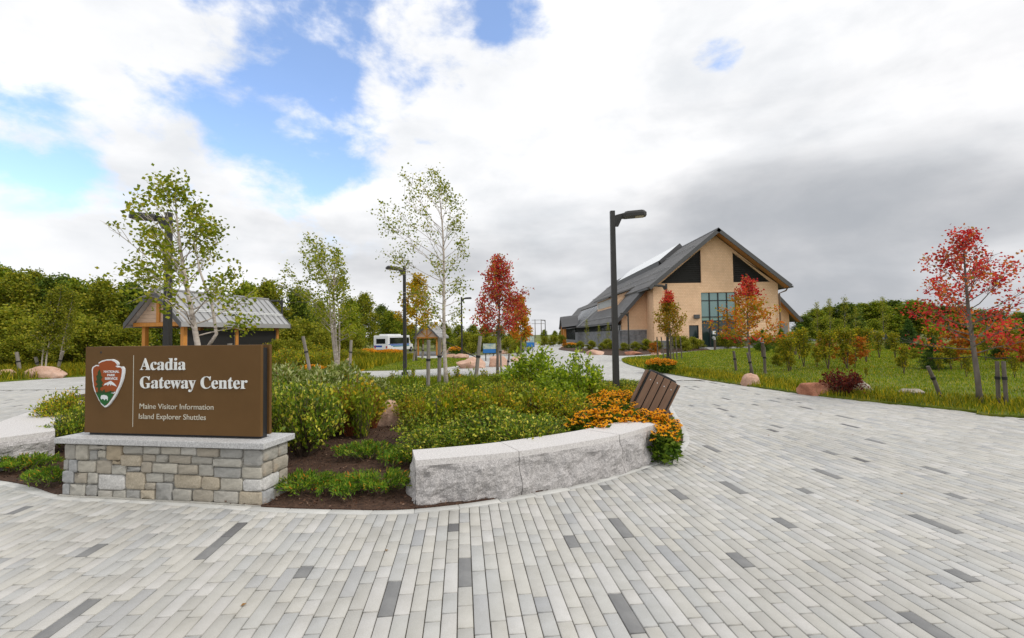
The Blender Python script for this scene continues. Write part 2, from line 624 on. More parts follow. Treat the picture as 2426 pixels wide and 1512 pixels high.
L_WILLOW = leafmat('willow_leaf', [(0, (0.096, 0.148, 0.018)), (.4, (0.192, 0.257, 0.037)), (.68, (0.320, 0.374, 0.093)), (.86, (0.608, 0.653, 0.332)), (1, (0.801, 0.824, 0.479))], .4, .5, .3)
L_BRIGHT = leafmat('bright_shrub_leaf', [(0, (0.109, 0.189, 0.010)), (.4, (0.198, 0.311, 0.013)), (.75, (0.344, 0.459, 0.022)), (.92, (0.507, 0.591, 0.046)), (1, (0.723, 0.786, 0.149))], .45, .45, .3)
L_JUNI = leafmat('juniper_leaf', [(0, (0.042, 0.116, 0.011)), (.4, (0.106, 0.223, 0.018)), (.75, (0.223, 0.350, 0.027)), (.93, (0.353, 0.389, 0.045)), (1, (0.705, 0.233, 0.022))], .25)
L_MAROON = leafmat('maroon_leaf', [(0, (.05, .010, .010)), (.5, (.13, .022, .018)), (1, (.25, .06, .03))], .35)
L_RUST = leafmat('rust_leaf', [(0, (0.345, 0.081, 0.012)), (.5, (0.483, 0.149, 0.016)), (.8, (0.437, 0.230, 0.021)), (1, (0.196, 0.172, 0.021))], .4)
L_GRASS = leafmat('grass_blade', [(0, (0.090, 0.164, 0.009)), (.4, (0.171, 0.258, 0.013)), (.75, (0.271, 0.320, 0.020)), (1, (0.469, 0.392, 0.047))], .35)
L_MEADOW = leafmat('meadow_blade', [(0, (0.110, 0.152, 0.009)), (.4, (0.204, 0.239, 0.014)), (.7, (0.329, 0.304, 0.024)), (.9, (0.532, 0.406, 0.026)), (1, (0.705, 0.522, 0.026))], .35)
L_FLEAF = leafmat('coneflower_leaf', [(0, (0.035, 0.077, 0.008)), (.5, (0.077, 0.147, 0.012)), (1, (0.168, 0.238, 0.020))], .3)
L_PETAL = leafmat('coneflower_petal', [(0, (0.741, 0.287, 0.010)), (.5, (0.861, 0.378, 0.012)), (1, (0.900, 0.488, 0.020))], .3)
M_CONE = plain('coneflower_eye', (.05, .018, .01), .9)


# ------------------------------------------------------------------ the setting: ground sheets
def smooth_closed(pts, n=6):
    """Catmull-Rom through a closed loop of 2d points"""
    k = len(pts)
    out = []
    for i in range(k):
        p0, p1, p2, p3 = (Vector(pts[(i + j - 1) % k][:2]) for j in range(4))
        for s in range(n):
            t = s / n
            out.append(.5 * ((2 * p1) + (p2 - p0) * t + (2 * p0 - 5 * p1 + 4 * p2 - p3) * t * t + (3 * p1 - p0 - 3 * p2 + p3) * t ** 3))
    return out


def smooth_open(pts, n=8):
    k = len(pts)
    out = []
    for i in range(k - 1):
        p0, p1, p2, p3 = (Vector(pts[min(max(i + j - 1, 0), k - 1)]) for j in range(4))
        for s in range(n):
            t = s / n
            out.append(.5 * ((2 * p1) + (p2 - p0) * t + (2 * p0 - 5 * p1 + 4 * p2 - p3) * t * t + (3 * p1 - p0 - 3 * p2 + p3) * t ** 3))
    out.append(Vector(pts[-1]))
    return out


def inside(p, poly):
    x, y = p[0], p[1]
    c = False
    j = len(poly) - 1
    for i in range(len(poly)):
        xi, yi = poly[i][0], poly[i][1]
        xj, yj = poly[j][0], poly[j][1]
        if (yi > y) != (yj > y) and x < (xj - xi) * (y - yi) / (yj - yi + 1e-12) + xi:
            c = not c
        j = i
    return c


def inside_np(P, poly):
    x, y = P[:, 0], P[:, 1]
    c = np.zeros(len(P), bool)
    j = len(poly) - 1
    for i in range(len(poly)):
        xi, yi = poly[i][0], poly[i][1]
        xj, yj = poly[j][0], poly[j][1]
        hit = ((yi > y) != (yj > y)) & (x < (xj - xi) * (y - yi) / (yj - yi + 1e-12) + xi)
        c ^= hit
        j = i
    return c


def edge_dist(p, poly):
    p = Vector((p[0], p[1]))
    best = 1e9
    for i in range(len(poly)):
        a, b = Vector(poly[i][:2]), Vector(poly[(i + 1) % len(poly)][:2])
        ab = b - a
        t = max(0, min(1, (p - a).dot(ab) / max(1e-9, ab.length_squared)))
        best = min(best, (p - a - ab * t).length)
    return best


def edge_dist_np(P, poly):
    best = np.full(len(P), 1e9)
    for i in range(len(poly)):
        a = np.array(poly[i][:2], float)
        ab = np.array(poly[(i + 1) % len(poly)][:2], float) - a
        t = np.clip(((P - a) @ ab) / max(1e-9, ab @ ab), 0, 1)
        best = np.minimum(best, np.hypot(*(P - a - t[:, None] * ab).T))
    return best


def region(name, poly, zoff, mat, cell=3.0, skirt=.06, zfn=None, parent=None, kind='structure'):
    bm = bmesh.new()
    vs = [bm.verts.new((p[0], p[1], 0)) for p in poly]
    es = [bm.edges.new((vs[i], vs[(i + 1) % len(vs)])) for i in range(len(vs))]
    bmesh.ops.triangle_fill(bm, use_beauty=True, edges=es)
    xs = [p[0] for p in poly]
    ys = [p[1] for p in poly]
    for lo, hi, no in ((min(xs), max(xs), (1, 0, 0)), (min(ys), max(ys), (0, 1, 0))):
        v = math.ceil(lo / cell) * cell
        while v < hi:
            bmesh.ops.bisect_plane(bm, geom=bm.verts[:] + bm.edges[:] + bm.faces[:], plane_co=Vector(no) * v, plane_no=no)
            v += cell
    bmesh.ops.triangulate(bm, faces=bm.faces[:])
    for w in bm.verts:
        w.co.z = gz(w.co.x, w.co.y) + zoff + (zfn(w.co) if zfn else 0)
    bmesh.ops.recalc_face_normals(bm, faces=bm.faces[:])
    if sum(f.normal.z for f in bm.faces) < 0:
        bmesh.ops.reverse_faces(bm, faces=bm.faces[:])
    if skirt:
        r = bmesh.ops.extrude_edge_only(bm, edges=[e for e in bm.edges if e.is_boundary])
        for w in r['geom']:
            if isinstance(w, bmesh.types.BMVert):
                w.co.z -= skirt
    me = bpy.data.meshes.new(name)
    bm.to_mesh(me)
    bm.free()
    me.materials.append(mat)
    o = link(name, me, parent)
    if not parent:
        tag(o, kind=kind)
    return o


def gpts(L):
    return [(G(*p).x, G(*p).y) for p in L]


# wide ground to the horizon
def hills(c):
    return 0.0


bmv, bmf = [], []
xs = list(range(-900, -60, 120)) + list(range(-60, 61, 6)) + list(range(120, 901, 120))
ys = list(range(-60, 0, 20)) + list(range(0, 90, 4)) + list(range(90, 1300, 110))
for y in ys:
    for x in xs:
        bmv.append((x, y, gz(x, y) - .05))
nx = len(xs)
for j in range(len(ys) - 1):
    for i in range(nx - 1):
        bmf.append((j * nx + i, j * nx + i + 1, (j + 1) * nx + i + 1, (j + 1) * nx + i))
gm = bpy.data.meshes.new('ground')
gm.from_pydata(bmv, [], bmf)
gm.materials.append(M_GRASS)
tag(link('ground', gm), kind='structure')

# island bed in the middle of the plaza
BED_PX = [(-330, 1120), (-120, 1128), (0, 1140), (75, 1154), (150, 1176), (300, 1182), (480, 1192), (640, 1204), (800, 1209), (960, 1209),
          (1148, 1188), (1369, 1148), (1519, 1104), (1580, 1080), (1612, 1056), (1618, 1036), (1606, 1008), (1592, 985), (1570, 950),
          (1530, 922), (1440, 903), (1230, 892), (1000, 897), (820, 903), (640, 900), (420, 905), (260, 925), (160, 945)]
bed_pts = gpts(BED_PX) + [(-9.35, 9.4), (-8.2, 7.1), (-7.1, 5.75)]
BED = smooth_closed(bed_pts, 5)
LAWN_M = smooth_closed(gpts([(-500, 938), (-200, 920), (0, 906), (195, 893), (420, 885), (650, 881), (820, 880), (1000, 876), (1085, 867), (1132, 857),
                             (1120, 850), (1060, 848), (990, 848), (900, 845), (760, 842)]) + [(-40, 44), (-75, 46), (-75, 22)], 4)
LAWN_R = smooth_closed([(60, 5.0), (24, 5.2), (14.5, 6.2)] + gpts([(2426, 990), (2310, 977), (2200, 966), (1950, 940), (1770, 915), (1600, 889), (1505, 869), (1474, 856),
                             (1486, 848), (1560, 843), (1650, 836), (1705, 831.5)]) + [(21, 40.5), (27, 44), (30, 60), (60, 60)], 4)
BED_B = smooth_closed(gpts([(1380, 836), (1430, 841), (1478, 843), (1555, 839), (1640, 832)]) + [(17.4, 40.6), (17.2, 45.0), (9, 47), (6.5, 55), (4.8, 48)], 3)

PX0, PX1, PY1 = -34.0, 24.0, 44.6
region('pavement', [(PX0, 15.4), (PX1, 15.4), (PX1, PY1), (12, PY1 + 6), (10.5, 92), (4, 92), (2, 50), (-6, 47), (-34, 45)], 0.0, M_PAVFAR, 4, 0)
pave = region('plaza_pavement', [(PX0, -7), (PX1, -7), (PX1, 15.4), (PX0, 15.4)], -0.012, M_SAND, 6, 0)
road = region('road', [(-60, 46), (-6, 47.5), (2, 50), (3, 76), (-60, 80)], .006, M_ASPHALT, 5, 0)
lawn_m = region('lawn', LAWN_M, .025, M_LAWN, 3)
lawn_r = region('lawn', LAWN_R, .03, M_LAWN, 3, zfn=lambda c: .10 * sm((c.x - 6) / 10) * sm((c.y - 6) / 8))


def lz(x, y):
    return gz(x, y) + .03 + .10 * sm((x - 6) / 10) * sm((y - 6) / 8)


def bedz(c):
    if not inside(c, BED):
        return 0.0
    return .13 * sm(edge_dist(c, BED) / 2.2) * (1 - .85 * sm((c[1] - 8) / 4))


bed = region('planting_bed', BED, .018, M_MULCH, .8, .05, zfn=bedz)


def bz(x, y):
    return .018 + bedz((x, y))


bed_b = region('planting_bed', BED_B, .03, M_MULCH, 3)

# ---- the pavers: running courses of mixed lengths
PW = .0915
ca, sa = math.cos(-PAV_ANG), math.sin(-PAV_ANG)


def pav_w(u, v):      # course frame -> world
    return (u * ca - v * sa, u * sa + v * ca)


LENS = [.15, .205, .28, .375]
prng = random.Random(11)
pav = []
BEDn = [(p[0], p[1]) for p in BED]
LRn = [(p[0], p[1]) for p in LAWN_R]
for iu in range(-190, 200):
    u = iu * PW
    v = -1.2 + prng.random() * .3
    while v < 17.2:
        L = prng.choices(LENS, (.22, .30, .30, .18))[0]
        pav.append((u, v + L / 2, L))
        v += L + .0065
P = np.array([(*pav_w(u, v), L) for u, v, L in pav])
Z = P[:, :2]
keep = (Z[:, 1] > 1.4) & (Z[:, 1] < 15.3) & (np.abs(Z[:, 0]) < 1.35 * Z[:, 1] + 1.5) & (Z[:, 0] > -22) & (Z[:, 0] < 22)
cen_in = inside_np(Z, BEDn)
keep &= ~inside_np(Z, LRn)
ed_ = edge_dist_np(Z, BEDn)
keep &= ~(cen_in & (ed_ > .18))
P = P[keep]
Z = P[:, :2]
# size in the picture
pxs = np.array([proj((p[0], p[1], 0)) for p in P])
inview = (pxs[:, 0] > 30) & (pxs[:, 0] < 2396) & (pxs[:, 1] < 1490)
free = ~inside_np(Z, BEDn) & (edge_dist_np(Z, BEDn) > .35)
area = P[:, 2] / pxs[:, 2] ** 3 * (inview & free)
big = set(np.argsort(-area)[:300].tolist())
# where dark stones lie
DARK = [(200, 1315), (480, 1300), (735, 1340), (950, 1400), (1105, 1348), (127, 1468), (1353, 1287), (1512, 1450), (1485, 1262), (1757, 1317), (1880, 1242),
        (1956, 1127), (1900, 1162), (1725, 1153), (1595, 1168), (1425, 1155), (2290, 1372), (2160, 1478), (2230, 1240), (2255, 1177), (2215, 1112),
        (1970, 1072), (2060, 1045), (30, 1212), (1700, 1060), (1830, 1010), (1990, 985), (1735, 985)]
dark = set()
for d in DARK:
    q = G(*d)
    k = np.hypot(Z[:, 0] - q.x, Z[:, 1] - q.y) - P[:, 2] * .35
    dark.add(int(np.argmin(k)))
prn = np.random.default_rng(5)
dark |= set(np.nonzero(prn.random(len(P)) < .006 * (Z[:, 1] > 7))[0].tolist())


def paver_geo(L, w=PW - .006, ch=.004, depth=.03):
    hx, hy = w / 2, L / 2 - .0018
    v = []
    for z, e in ((0, ch), (-ch * .8, 0), (-depth, 0)):
        v += [(-hx + e, -hy + e, z), (hx - e, -hy + e, z), (hx - e, hy - e, z), (-hx + e, hy - e, z)]
    f = [(0, 1, 2, 3)]
    for r in (0, 4):
        f += [(r + i, r + 4 + i, r + 4 + (i + 1) % 4, r + (i + 1) % 4) for i in range(4)]
    return np.array(v, float), np.array(f)


pm, pmd = {}, {}
for L in LENS:
    v, f = paver_geo(L)
    pm[L] = np_mesh('paver', v, f, M_PAVER)
    pmd[L] = np_mesh('paver_dark', v, f, M_PAVER_DARK)
sv, sf, dv, df = [], [], [], []
for i in range(len(P)):
    x, y, L = P[i]
    L = min(LENS, key=lambda q: abs(q - L))
    dz = prng.uniform(-.0015, .0015)
    rz = -PAV_ANG + prng.uniform(-.004, .004)
    if i in big:
        o = link('paver', pmd[L] if i in dark else pm[L], pave, (x, y, dz), (prng.uniform(-.003, .003), prng.uniform(-.003, .003), rz))
        continue
    v, f = paver_geo(L)
    c, s = math.cos(rz), math.sin(rz)
    w = np.stack([v[:, 0] * c - v[:, 1] * s + x, v[:, 0] * s + v[:, 1] * c + y, v[:, 2] + dz], 1)
    (dv if i in dark else sv).append(w)
    (df if i in dark else sf).append(f)


def join(vl, fl):
    off = np.cumsum([0] + [len(v) for v in vl[:-1]])
    return np.concatenate(vl), np.concatenate([f + o for f, o in zip(fl, off)])


tag(link('paver_field', np_mesh('paver_field', *join(sv, sf), M_PAVERS), pave), kind='stuff')
tag(link('dark_paver_field', np_mesh('dark_paver_field', *join(dv, df), M_PAVER_DARK), pave), kind='stuff')

# ---- edging stones laid along the rim of the bed (front and right side)
M_EDGE = surf('edging_paver', [(.3, (.46, .46, .44)), (.7, (.56, .555, .53))], 5, .85, .2, 200, fine=(260, .12), bdist=.003, rnd=.08)
k0 = min(range(len(BED)), key=lambda i: (BED[i] - Vector((G(-120, 1128).x, G(-120, 1128).y))).length)
k1 = min(range(len(BED)), key=lambda i: (BED[i] - Vector((G(1440, 903).x, G(1440, 903).y))).length)
rim = BED[k0:k1 + 1]
cum = [0]
for a, b in zip(rim, rim[1:]):
    cum.append(cum[-1] + (b - a).length)


def rim_at(s):
    for i in range(len(rim) - 1):
        if cum[i + 1] >= s:
            t = (s - cum[i]) / max(1e-9, cum[i + 1] - cum[i])
            p = rim[i].lerp(rim[i + 1], t)
            d = (rim[min(i + 2, len(rim) - 1)] - rim[max(i - 1, 0)]).normalized()
            return p, d
    return rim[-1], (rim[-1] - rim[-2]).normalized()


s = 0.0
while s < cum[-1] - .3:
    L = prng.choice((.30, .38, .40))
    vs = []
    for z, e in ((.006, .004), (.002, 0), (-.05, 0)):
        for ss, off in ((s + .003 + e, -.015 + e), (s + L - .003 - e, -.015 + e), (s + L - .003 - e, .095 - e), (s + .003 + e, .095 - e)):
            p, d = rim_at(ss)
            n = Vector((d.y, -d.x))
            q = p + n * off
            vs.append((q.x, q.y, z))
    _, f = paver_geo(.3)
    link('edging_stone', np_mesh('edging_stone', vs, f, M_EDGE), bed)
    s += L

# loose bark chips on the near mulch
crn = np.random.default_rng(3)
cp = np.stack([crn.uniform(-7, 3.2, 60000), crn.uniform(4.1, 8.5, 60000)], 1)
cp = cp[inside_np(cp, BEDn)][:11000]


def bz_np(P):
    t = np.clip(edge_dist_np(P, BEDn) / 2.2, 0, 1)
    q = np.clip((P[:, 1] - 8) / 4, 0, 1)
    return .018 + .13 * t * t * (3 - 2 * t) * inside_np(P, BEDn) * (1 - .85 * q * q * (3 - 2 * q))


cz = bz_np(cp)


def leaf_quads(Pos, A, B, L, W, fold=0.0):
    """diamond leaves: base point Pos, along A (unit), across B, length L, half width W"""
    L = L[:, None]
    W = W[:, None]
    N = np.cross(A, B)
    v = np.stack([Pos, Pos + A * L * .45 + B * W + N * L * fold, Pos + A * L, Pos + A * L * .45 - B * W + N * L * fold], 1).reshape(-1, 3)
    n = len(Pos)
    f = np.arange(4 * n).reshape(n, 4)
    return v, f


def rand_frames(rng, n, up=0.0, flat=0.0):
    A = rng.normal(size=(n, 3))
    A[:, 2] = A[:, 2] * (1 - flat) + up
    A /= np.linalg.norm(A, axis=1, keepdims=True) + 1e-9
    B = np.cross(A, rng.normal(size=(n, 3)))
    B /= np.linalg.norm(B, axis=1, keepdims=True) + 1e-9
    return A, B


A_, B_ = rand_frames(crn, len(cp), 0.15, .6)
v, f = leaf_quads(np.column_stack([cp, cz + .008]), A_, B_, crn.uniform(.015, .05, len(cp)), crn.uniform(.003, .009, len(cp)))
tag(link('bark_chips', np_mesh('bark_chips', v, f, leafmat('bark_chip', [(0, (.03, .016, .010)), (.5, (.085, .042, .025)), (.85, (.15, .085, .055)), (1, (.3, .2, .14))], .0, .9)), bed), kind='stuff')

# ------------------------------------------------------------------ entrance sign
SE = Vector((-2.38, .40, 0)).normalized()      # along the sign, towards its left end
SN = Vector((-SE.y, SE.x, 0)) * -1             # away from the viewer
if SN.y < 0:
    SN = -SN
S0 = Vector((-2.36, 4.39, 0))                  # front right corner of the cap
SLEN, SDEP, CAPZ0, CAPZ1 = 2.41, .47, .548, .606


def sp(a, n, z):
    return S0 + SE * a + SN * n + Vector((0, 0, z))


base = thing('sign_base', 'low fieldstone plinth with a grey granite cap under the brown sign', 'plinth', sp(SLEN / 2, SDEP / 2, 0))
inv = -base.location


def blockm(mb, a0, a1, n0, n1, z0, z1, o, mi=0, bev=0):
    """axis box in sign frame, relative to origin o"""
    t = MB().box((a0, n0, z0), (a1, n1, z1), 0, bev)
    mb.add([sp(v[0], v[1], v[2]) - o for v in t.v], t.f, mi)
    return mb


M_CAPG = surf('granite_cap', [(.3, (.36, .36, .36)), (.5, (.5, .5, .5)), (.7, (.62, .62, .615))], 60, .75, .2, 160, detail=4, fine=(240, .3), bdist=.002)
cp_ = blockm(MB(), 0, SLEN, 0, SDEP, CAPZ0, CAPZ1, base.location, 0, .006)
cp_.build('granite_cap', M_CAPG, base)
M_MORTAR = surf('mortar', [(.3, (.31, .30, .27)), (.7, (.44, .425, .385))], 12, .95, .5, 60, bdist=.006)
IN = .055
blockm(MB(), IN + .01, SLEN - IN - .01, IN + .012, SDEP - IN, -.03, CAPZ0 - .003, base.location).build('mortar_core', M_MORTAR, base)
# a smear of mortar where the plinth meets the paving
blockm(MB(), IN - .01, SLEN - IN + .03, IN - .035, IN + .05, -.02, .018, base.location, 0, .004).build('mortar_skirt', M_MORTAR, base)


def stone_mat():
    m, t, out = nt('field_stone')
    oi = t.nodes.new('ShaderNodeObjectInfo')
    col = ramp(t, oi.outputs['Random'], [(0, (.36, .345, .31)), (.18, (.41, .395, .355)), (.36, (.33, .325, .31)), (.5, (.43, .405, .35)), (.62, (.36, .325, .27)),
                                         (.72, (.42, .40, .36)), (.8, (.39, .325, .235)), (.87, (.35, .355, .36)), (.94, (.47, .455, .42))], True)
    n = tnoise(t, 9, 8, .65, sc=(1, 1, 1.6))
    col = mixc(t, 1.0, col, ramp(t, n, [(.25, (.62, .61, .58)), (.5, (.98, .98, .97)), (.75, (1.22, 1.2, 1.17))]), 'MULTIPLY')
    n2 = tnoise(t, 3.2, 3, .5)
    col = mixc(t, ramp(t, n2, [(.62, (0, 0, 0)), (.74, (.55,) * 3)]), col, (.42, .25, .11))
    p = nd(t, 'ShaderNodeBsdfPrincipled', Roughness=.85)
    p.inputs['Specular IOR Level'].default_value = .3
    t.links.new(col, p.inputs['Base Color'])
    b = nd(t, 'ShaderNodeBump', Strength=1.0, Distance=.012)
    t.links.new(tnoise(t, 26, 8, .65, sc=(1, 1, 1.8)), b.inputs['Height'])
    t.links.new(b.outputs[0], p.inputs['Normal'])
    t.links.new(p.outputs[0], out.inputs[0])
    return m


M_STONE = stone_mat()
M_STONE_TAN = surf('tan_stone', [(.3, (.34, .29, .215)), (.7, (.46, .405, .315))], 7, .85, .6, 26, fine=(60, .2), bdist=.008)
M_STONE_PALE = surf('pale_stone', [(.3, (.46, .45, .43)), (.7, (.62, .61, .59))], 7, .85, .6, 26, fine=(60, .2), bdist=.008)
srn = random.Random(21)


def stone(u0, u1, v0, v1, to, proud, mat, jit=.007, name='stone'):
    """pillowed stone over a rectangle in a face frame; to(u, v, out) -> world"""
    g = .003
    w, h = u1 - u0 - 2 * g, v1 - v0 - 2 * g
    c = min(w, h) * srn.uniform(.10, .22)
    ol = []
    for cx, cy, a0 in ((w - c, h - c, 0), (c, h - c, 90), (c, c, 180), (w - c, c, 270)):
        for a in (8, 45, 82):
            r = c * srn.uniform(.82, 1.1)
            ol.append((u0 + g + cx + r * math.cos(R(a0 + a)) + srn.uniform(-jit, jit) * .6, v0 + g + cy + r * math.sin(R(a0 + a)) + srn.uniform(-jit, jit) * .6))
    cu, cv = (u0 + u1) / 2, (v0 + v1) / 2
    k = len(ol)
    vs = [to(u, v, -.02) for u, v in ol]
    vs += [to(u, v, proud * srn.uniform(.68, .86)) for u, v in ol]
    ins = min(.013, min(w, h) * .16)
    for u, v in ol:
        d = Vector((cu - u, cv - v))
        d.normalize()
        vs.append(to(u + d.x * ins, v + d.y * ins, proud * srn.uniform(.85, 1.15)))
    vs.append(to(cu, cv, proud * srn.uniform(.85, 1.15)))
    fs = []
    for r in (0, k):
        fs += [(r + i, r + (i + 1) % k, r + k + (i + 1) % k, r + k + i) for i in range(k)]
    fs += [(2 * k + i, 2 * k + (i + 1) % k, 3 * k) for i in range(k)]
    me = bpy.data.meshes.new(name)
    o0 = to(cu, cv, 0)
    me.from_pydata([Vector(p) - o0 for p in vs], [], fs)
    me.polygons.foreach_set('use_smooth', [True] * len(fs))
    me.materials.append(mat)
    me.update()
    return me, o0


STN = [(500, 930, 608, 1040), (612, 932, 733, 1042), (738, 935, 885, 972), (738, 975, 810, 1045), (815, 978, 885, 1028), (890, 938, 1030, 1045), (1035, 945, 1200, 1003),
       (1205, 948, 1335, 1003), (1340, 948, 1495, 1005), (1500, 950, 1620, 1010), (1625, 955, 1785, 1020), (1788, 958, 1948, 1030), (490, 1043, 540, 1112),
       (545, 1040, 625, 1130), (630, 1048, 795, 1130), (798, 1048, 935, 1145), (940, 1048, 1010, 1078), (1015, 1008, 1190, 1093), (1195, 1008, 1305, 1058),
       (1310, 1008, 1402, 1065), (1408, 1010, 1575, 1075), (1580, 1022, 1735, 1075), (1740, 1035, 1945, 1098), (938, 1080, 1065, 1148), (1070, 1097, 1180, 1132),
       (1185, 1062, 1275, 1140), (1280, 1070, 1480, 1142), (1485, 1080, 1630, 1152), (1635, 1080, 1742, 1165), (1748, 1102, 1938, 1180), (482, 1118, 595, 1205),
       (600, 1133, 720, 1208), (725, 1135, 812, 1213), (817, 1150, 1050, 1258), (1055, 1135, 1218, 1262), (1222, 1147, 1365, 1210), (1370, 1148, 1445, 1210),
       (1450, 1155, 1655, 1255), (1660, 1170, 1790, 1266), (1795, 1185, 1950, 1276), (1222, 1213, 1306, 1262), (474, 1208, 555, 1295), (560, 1210, 705, 1300),
       (710, 1217, 812, 1305), (817, 1261, 945, 1318), (950, 1264, 1060, 1325), (1065, 1265, 1180, 1332), (1185, 1266, 1305, 1336), (1310, 1215, 1440, 1345),
       (1445, 1259, 1585, 1350), (1590, 1264, 1745, 1358), (1750, 1278, 1925, 1372), (1952, 965, 2080, 1092), (1945, 1098, 2080, 1188), (1955, 1192, 2080, 1282),
       (1928, 1286, 2080, 1392)]
TAN = {17, 34, 37, 38, 47, 55}
PALE = {54, 33}
flen = SLEN - 2 * IN


def to_front(u, v, out):
    return sp(IN + u, IN - out, v)


def to_right(u, v, out):
    return sp(IN - out, IN + u, v)


hst = CAPZ0 - .004
for i, (x0, y0, x1, y1) in enumerate(STN):
    xm = (x0 + x1) / 2
    top, bot = 925 + 33 * (xm - 490) / 1590, 1293 + 104 * (xm - 480) / 1600
    # perspective: the right end is nearer, so equal lengths look longer there
    def uu(x):
        q = (2080 - x) / 1595
        return flen * q * 1.105 / (1 + .105 * q)
    v0, v1 = hst * (bot - y1) / (bot - top), hst * (bot - y0) / (bot - top)
    me, o0 = stone(max(0, uu(x1)), min(flen, uu(x0)), max(.004, v0), min(hst, v1), to_front, srn.uniform(.012, .026),
                   M_STONE_TAN if i in TAN else M_STONE_PALE if i in PALE else M_STONE)
    link('stone', me, base, o0 + inv)
for row, splits in enumerate(((0, .21, .36), (0, .13, .36), (0, .23, .36), (0, .15, .36))):
    for a, b in zip(splits, splits[1:]):
        me, o0 = stone(a, b, hst * (3 - row) / 4, hst * (4 - row) / 4, to_right, srn.uniform(.012, .026), M_STONE_PALE if row == 2 and a == 0 else M_STONE)
        link('stone', me, base, o0 + inv)

# the brown double panel
M_BROWN = surf('brown_sign_paint', [(.3, (.118, .062, .020)), (.7, (.134, .071, .024))], 4, .6, .06, 300, spec=.2, bdist=.001)
PA0, PA1, PZ0, PZ1 = .155, 2.235, .632, 1.535
sign = thing('entrance_sign', 'brown double panel entrance sign with white lettering on a fieldstone plinth', 'sign', sp((PA0 + PA1) / 2, .22, CAPZ1))
so = sign.location
blockm(MB(), PA0, PA1, .155, .190, PZ0, PZ1, so, 0, .003).build('front_panel', M_BROWN, sign)
blockm(MB(), PA0 - .005, PA1 - .005, .275, .310, PZ0, PZ1, so, 0, .003).build('rear_panel', M_BROWN, sign)
blockm(MB(), PA0 + .02, PA1 - .02, .192, .273, CAPZ1 + .001, PZ1 - .03, so).build('frame_core', M_BLACK, sign)
M_INK = plain('sign_white', (.74, .76, .75), .5)
M_INK2 = plain('sign_cream', (.55, .52, .43), .6)
# panel face frame: x runs to the viewer's right from the panel's left end, y is height
FACE = Matrix.Identity(4)
ex, ez = -SE, Vector((0, 0, 1))
en = -SN
fo = sp(PA1, .155, PZ0)
FACE = Matrix(((ex.x, ez.x, en.x, fo.x), (ex.y, ez.y, en.y, fo.y), (ex.z, ez.z, en.z, fo.z), (0, 0, 0, 1)))
FACEL = Matrix.Translation(-so) @ FACE
PWID = PA1 - PA0
PHEI = PZ1 - PZ0


def flat(name, pts, mat, z0=.0005, th=.002, parent=sign, M=FACEL):
    """thin plate with the outline pts in the face frame"""
    bm = bmesh.new()
    vs = [bm.verts.new((x, y, z0)) for x, y in pts]
    f = bm.faces.new(vs)
    if f.normal.z < 0 or True:
        bm.normal_update()
        if f.normal.z < 0:
            f.normal_flip()
    r = bmesh.ops.extrude_face_region(bm, geom=[f])
    for w in r['geom']:
        if isinstance(w, bmesh.types.BMVert):
            w.co.z += th
    bmesh.ops.recalc_face_normals(bm, faces=bm.faces[:])
    bmesh.ops.triangulate(bm, faces=bm.faces[:])
    me = bpy.data.meshes.new(name)
    bm.to_mesh(me)
    bm.free()
    me.materials.append(mat)
    o = link(name, me, parent)
    o.matrix_local = M
    return o


def text(name, s, x0, x1, y, size, mat, z0=.001, th=.002, parent=sign, M=FACEL, bold=0.0, condense=None):
    cu = bpy.data.curves.new(name, 'FONT')
    cu.body = s
    cu.size = size
    cu.extrude = th
    cu.offset = bold
    cu.resolution_u = 4
    t = bpy.data.objects.new(name, cu)
    C.objects.link(t)
    bpy.context.view_layer.update()
    me = bpy.data.meshes.new_from_object(t.evaluated_get(bpy.context.evaluated_depsgraph_get()))
    bpy.data.objects.remove(t)
    co = np.empty(len(me.vertices) * 3, np.float32)
    me.vertices.foreach_get('co', co)
    co = co.reshape(-1, 3)
    lo, hi = co[:, 0].min(), co[:, 0].max()
    co[:, 0] = x0 + (co[:, 0] - lo) * (x1 - x0) / (hi - lo)
    co[:, 1] += y
    co[:, 2] += z0 + th
    me.vertices.foreach_set('co', co.ravel())
    me.materials.clear()
    me.materials.append(mat)
    me.update()
    me.name = name
    o = link(name, me, parent)
    o.matrix_local = M
    return o


def serif(s):
    """serif bold letters from the mathematical alphabet"""
    o = ''
    for c in s:
        if 'A' <= c <= 'Z':
            o += chr(0x1D400 + ord(c) - 65)
        elif 'a' <= c <= 'z':
            o += chr(0x1D41A + ord(c) - 97)
        else:
            o += c
    return o


def fu(px, py):
    """frame position -> (x, y) on the sign face"""
    d = ray(px, py)
    o = Vector((0, 0, EYE))
    n = en
    t = (fo - o).dot(n) / d.dot(n)
    q = o + d * t - fo
    return q.dot(ex), q.z


def zpx(x, y):           # zoom window (0,1080)-(1000,1720) at 2.362 -> 2426 frame
    return (x / 2.362 / 1.3986, (1080 + y / 2.362) / 1.3986)


def zf(x, y):
    return fu(*zpx(x, y))


def line_text(name, s, xl, xr, yb, cap, mat, th=.003, bold=0.0):
    a = zf(xl, yb)
    b = zf(xr, yb + (0))
    return text(name, s, a[0], b[0], a[1], cap, mat, .0008, th, bold=bold)


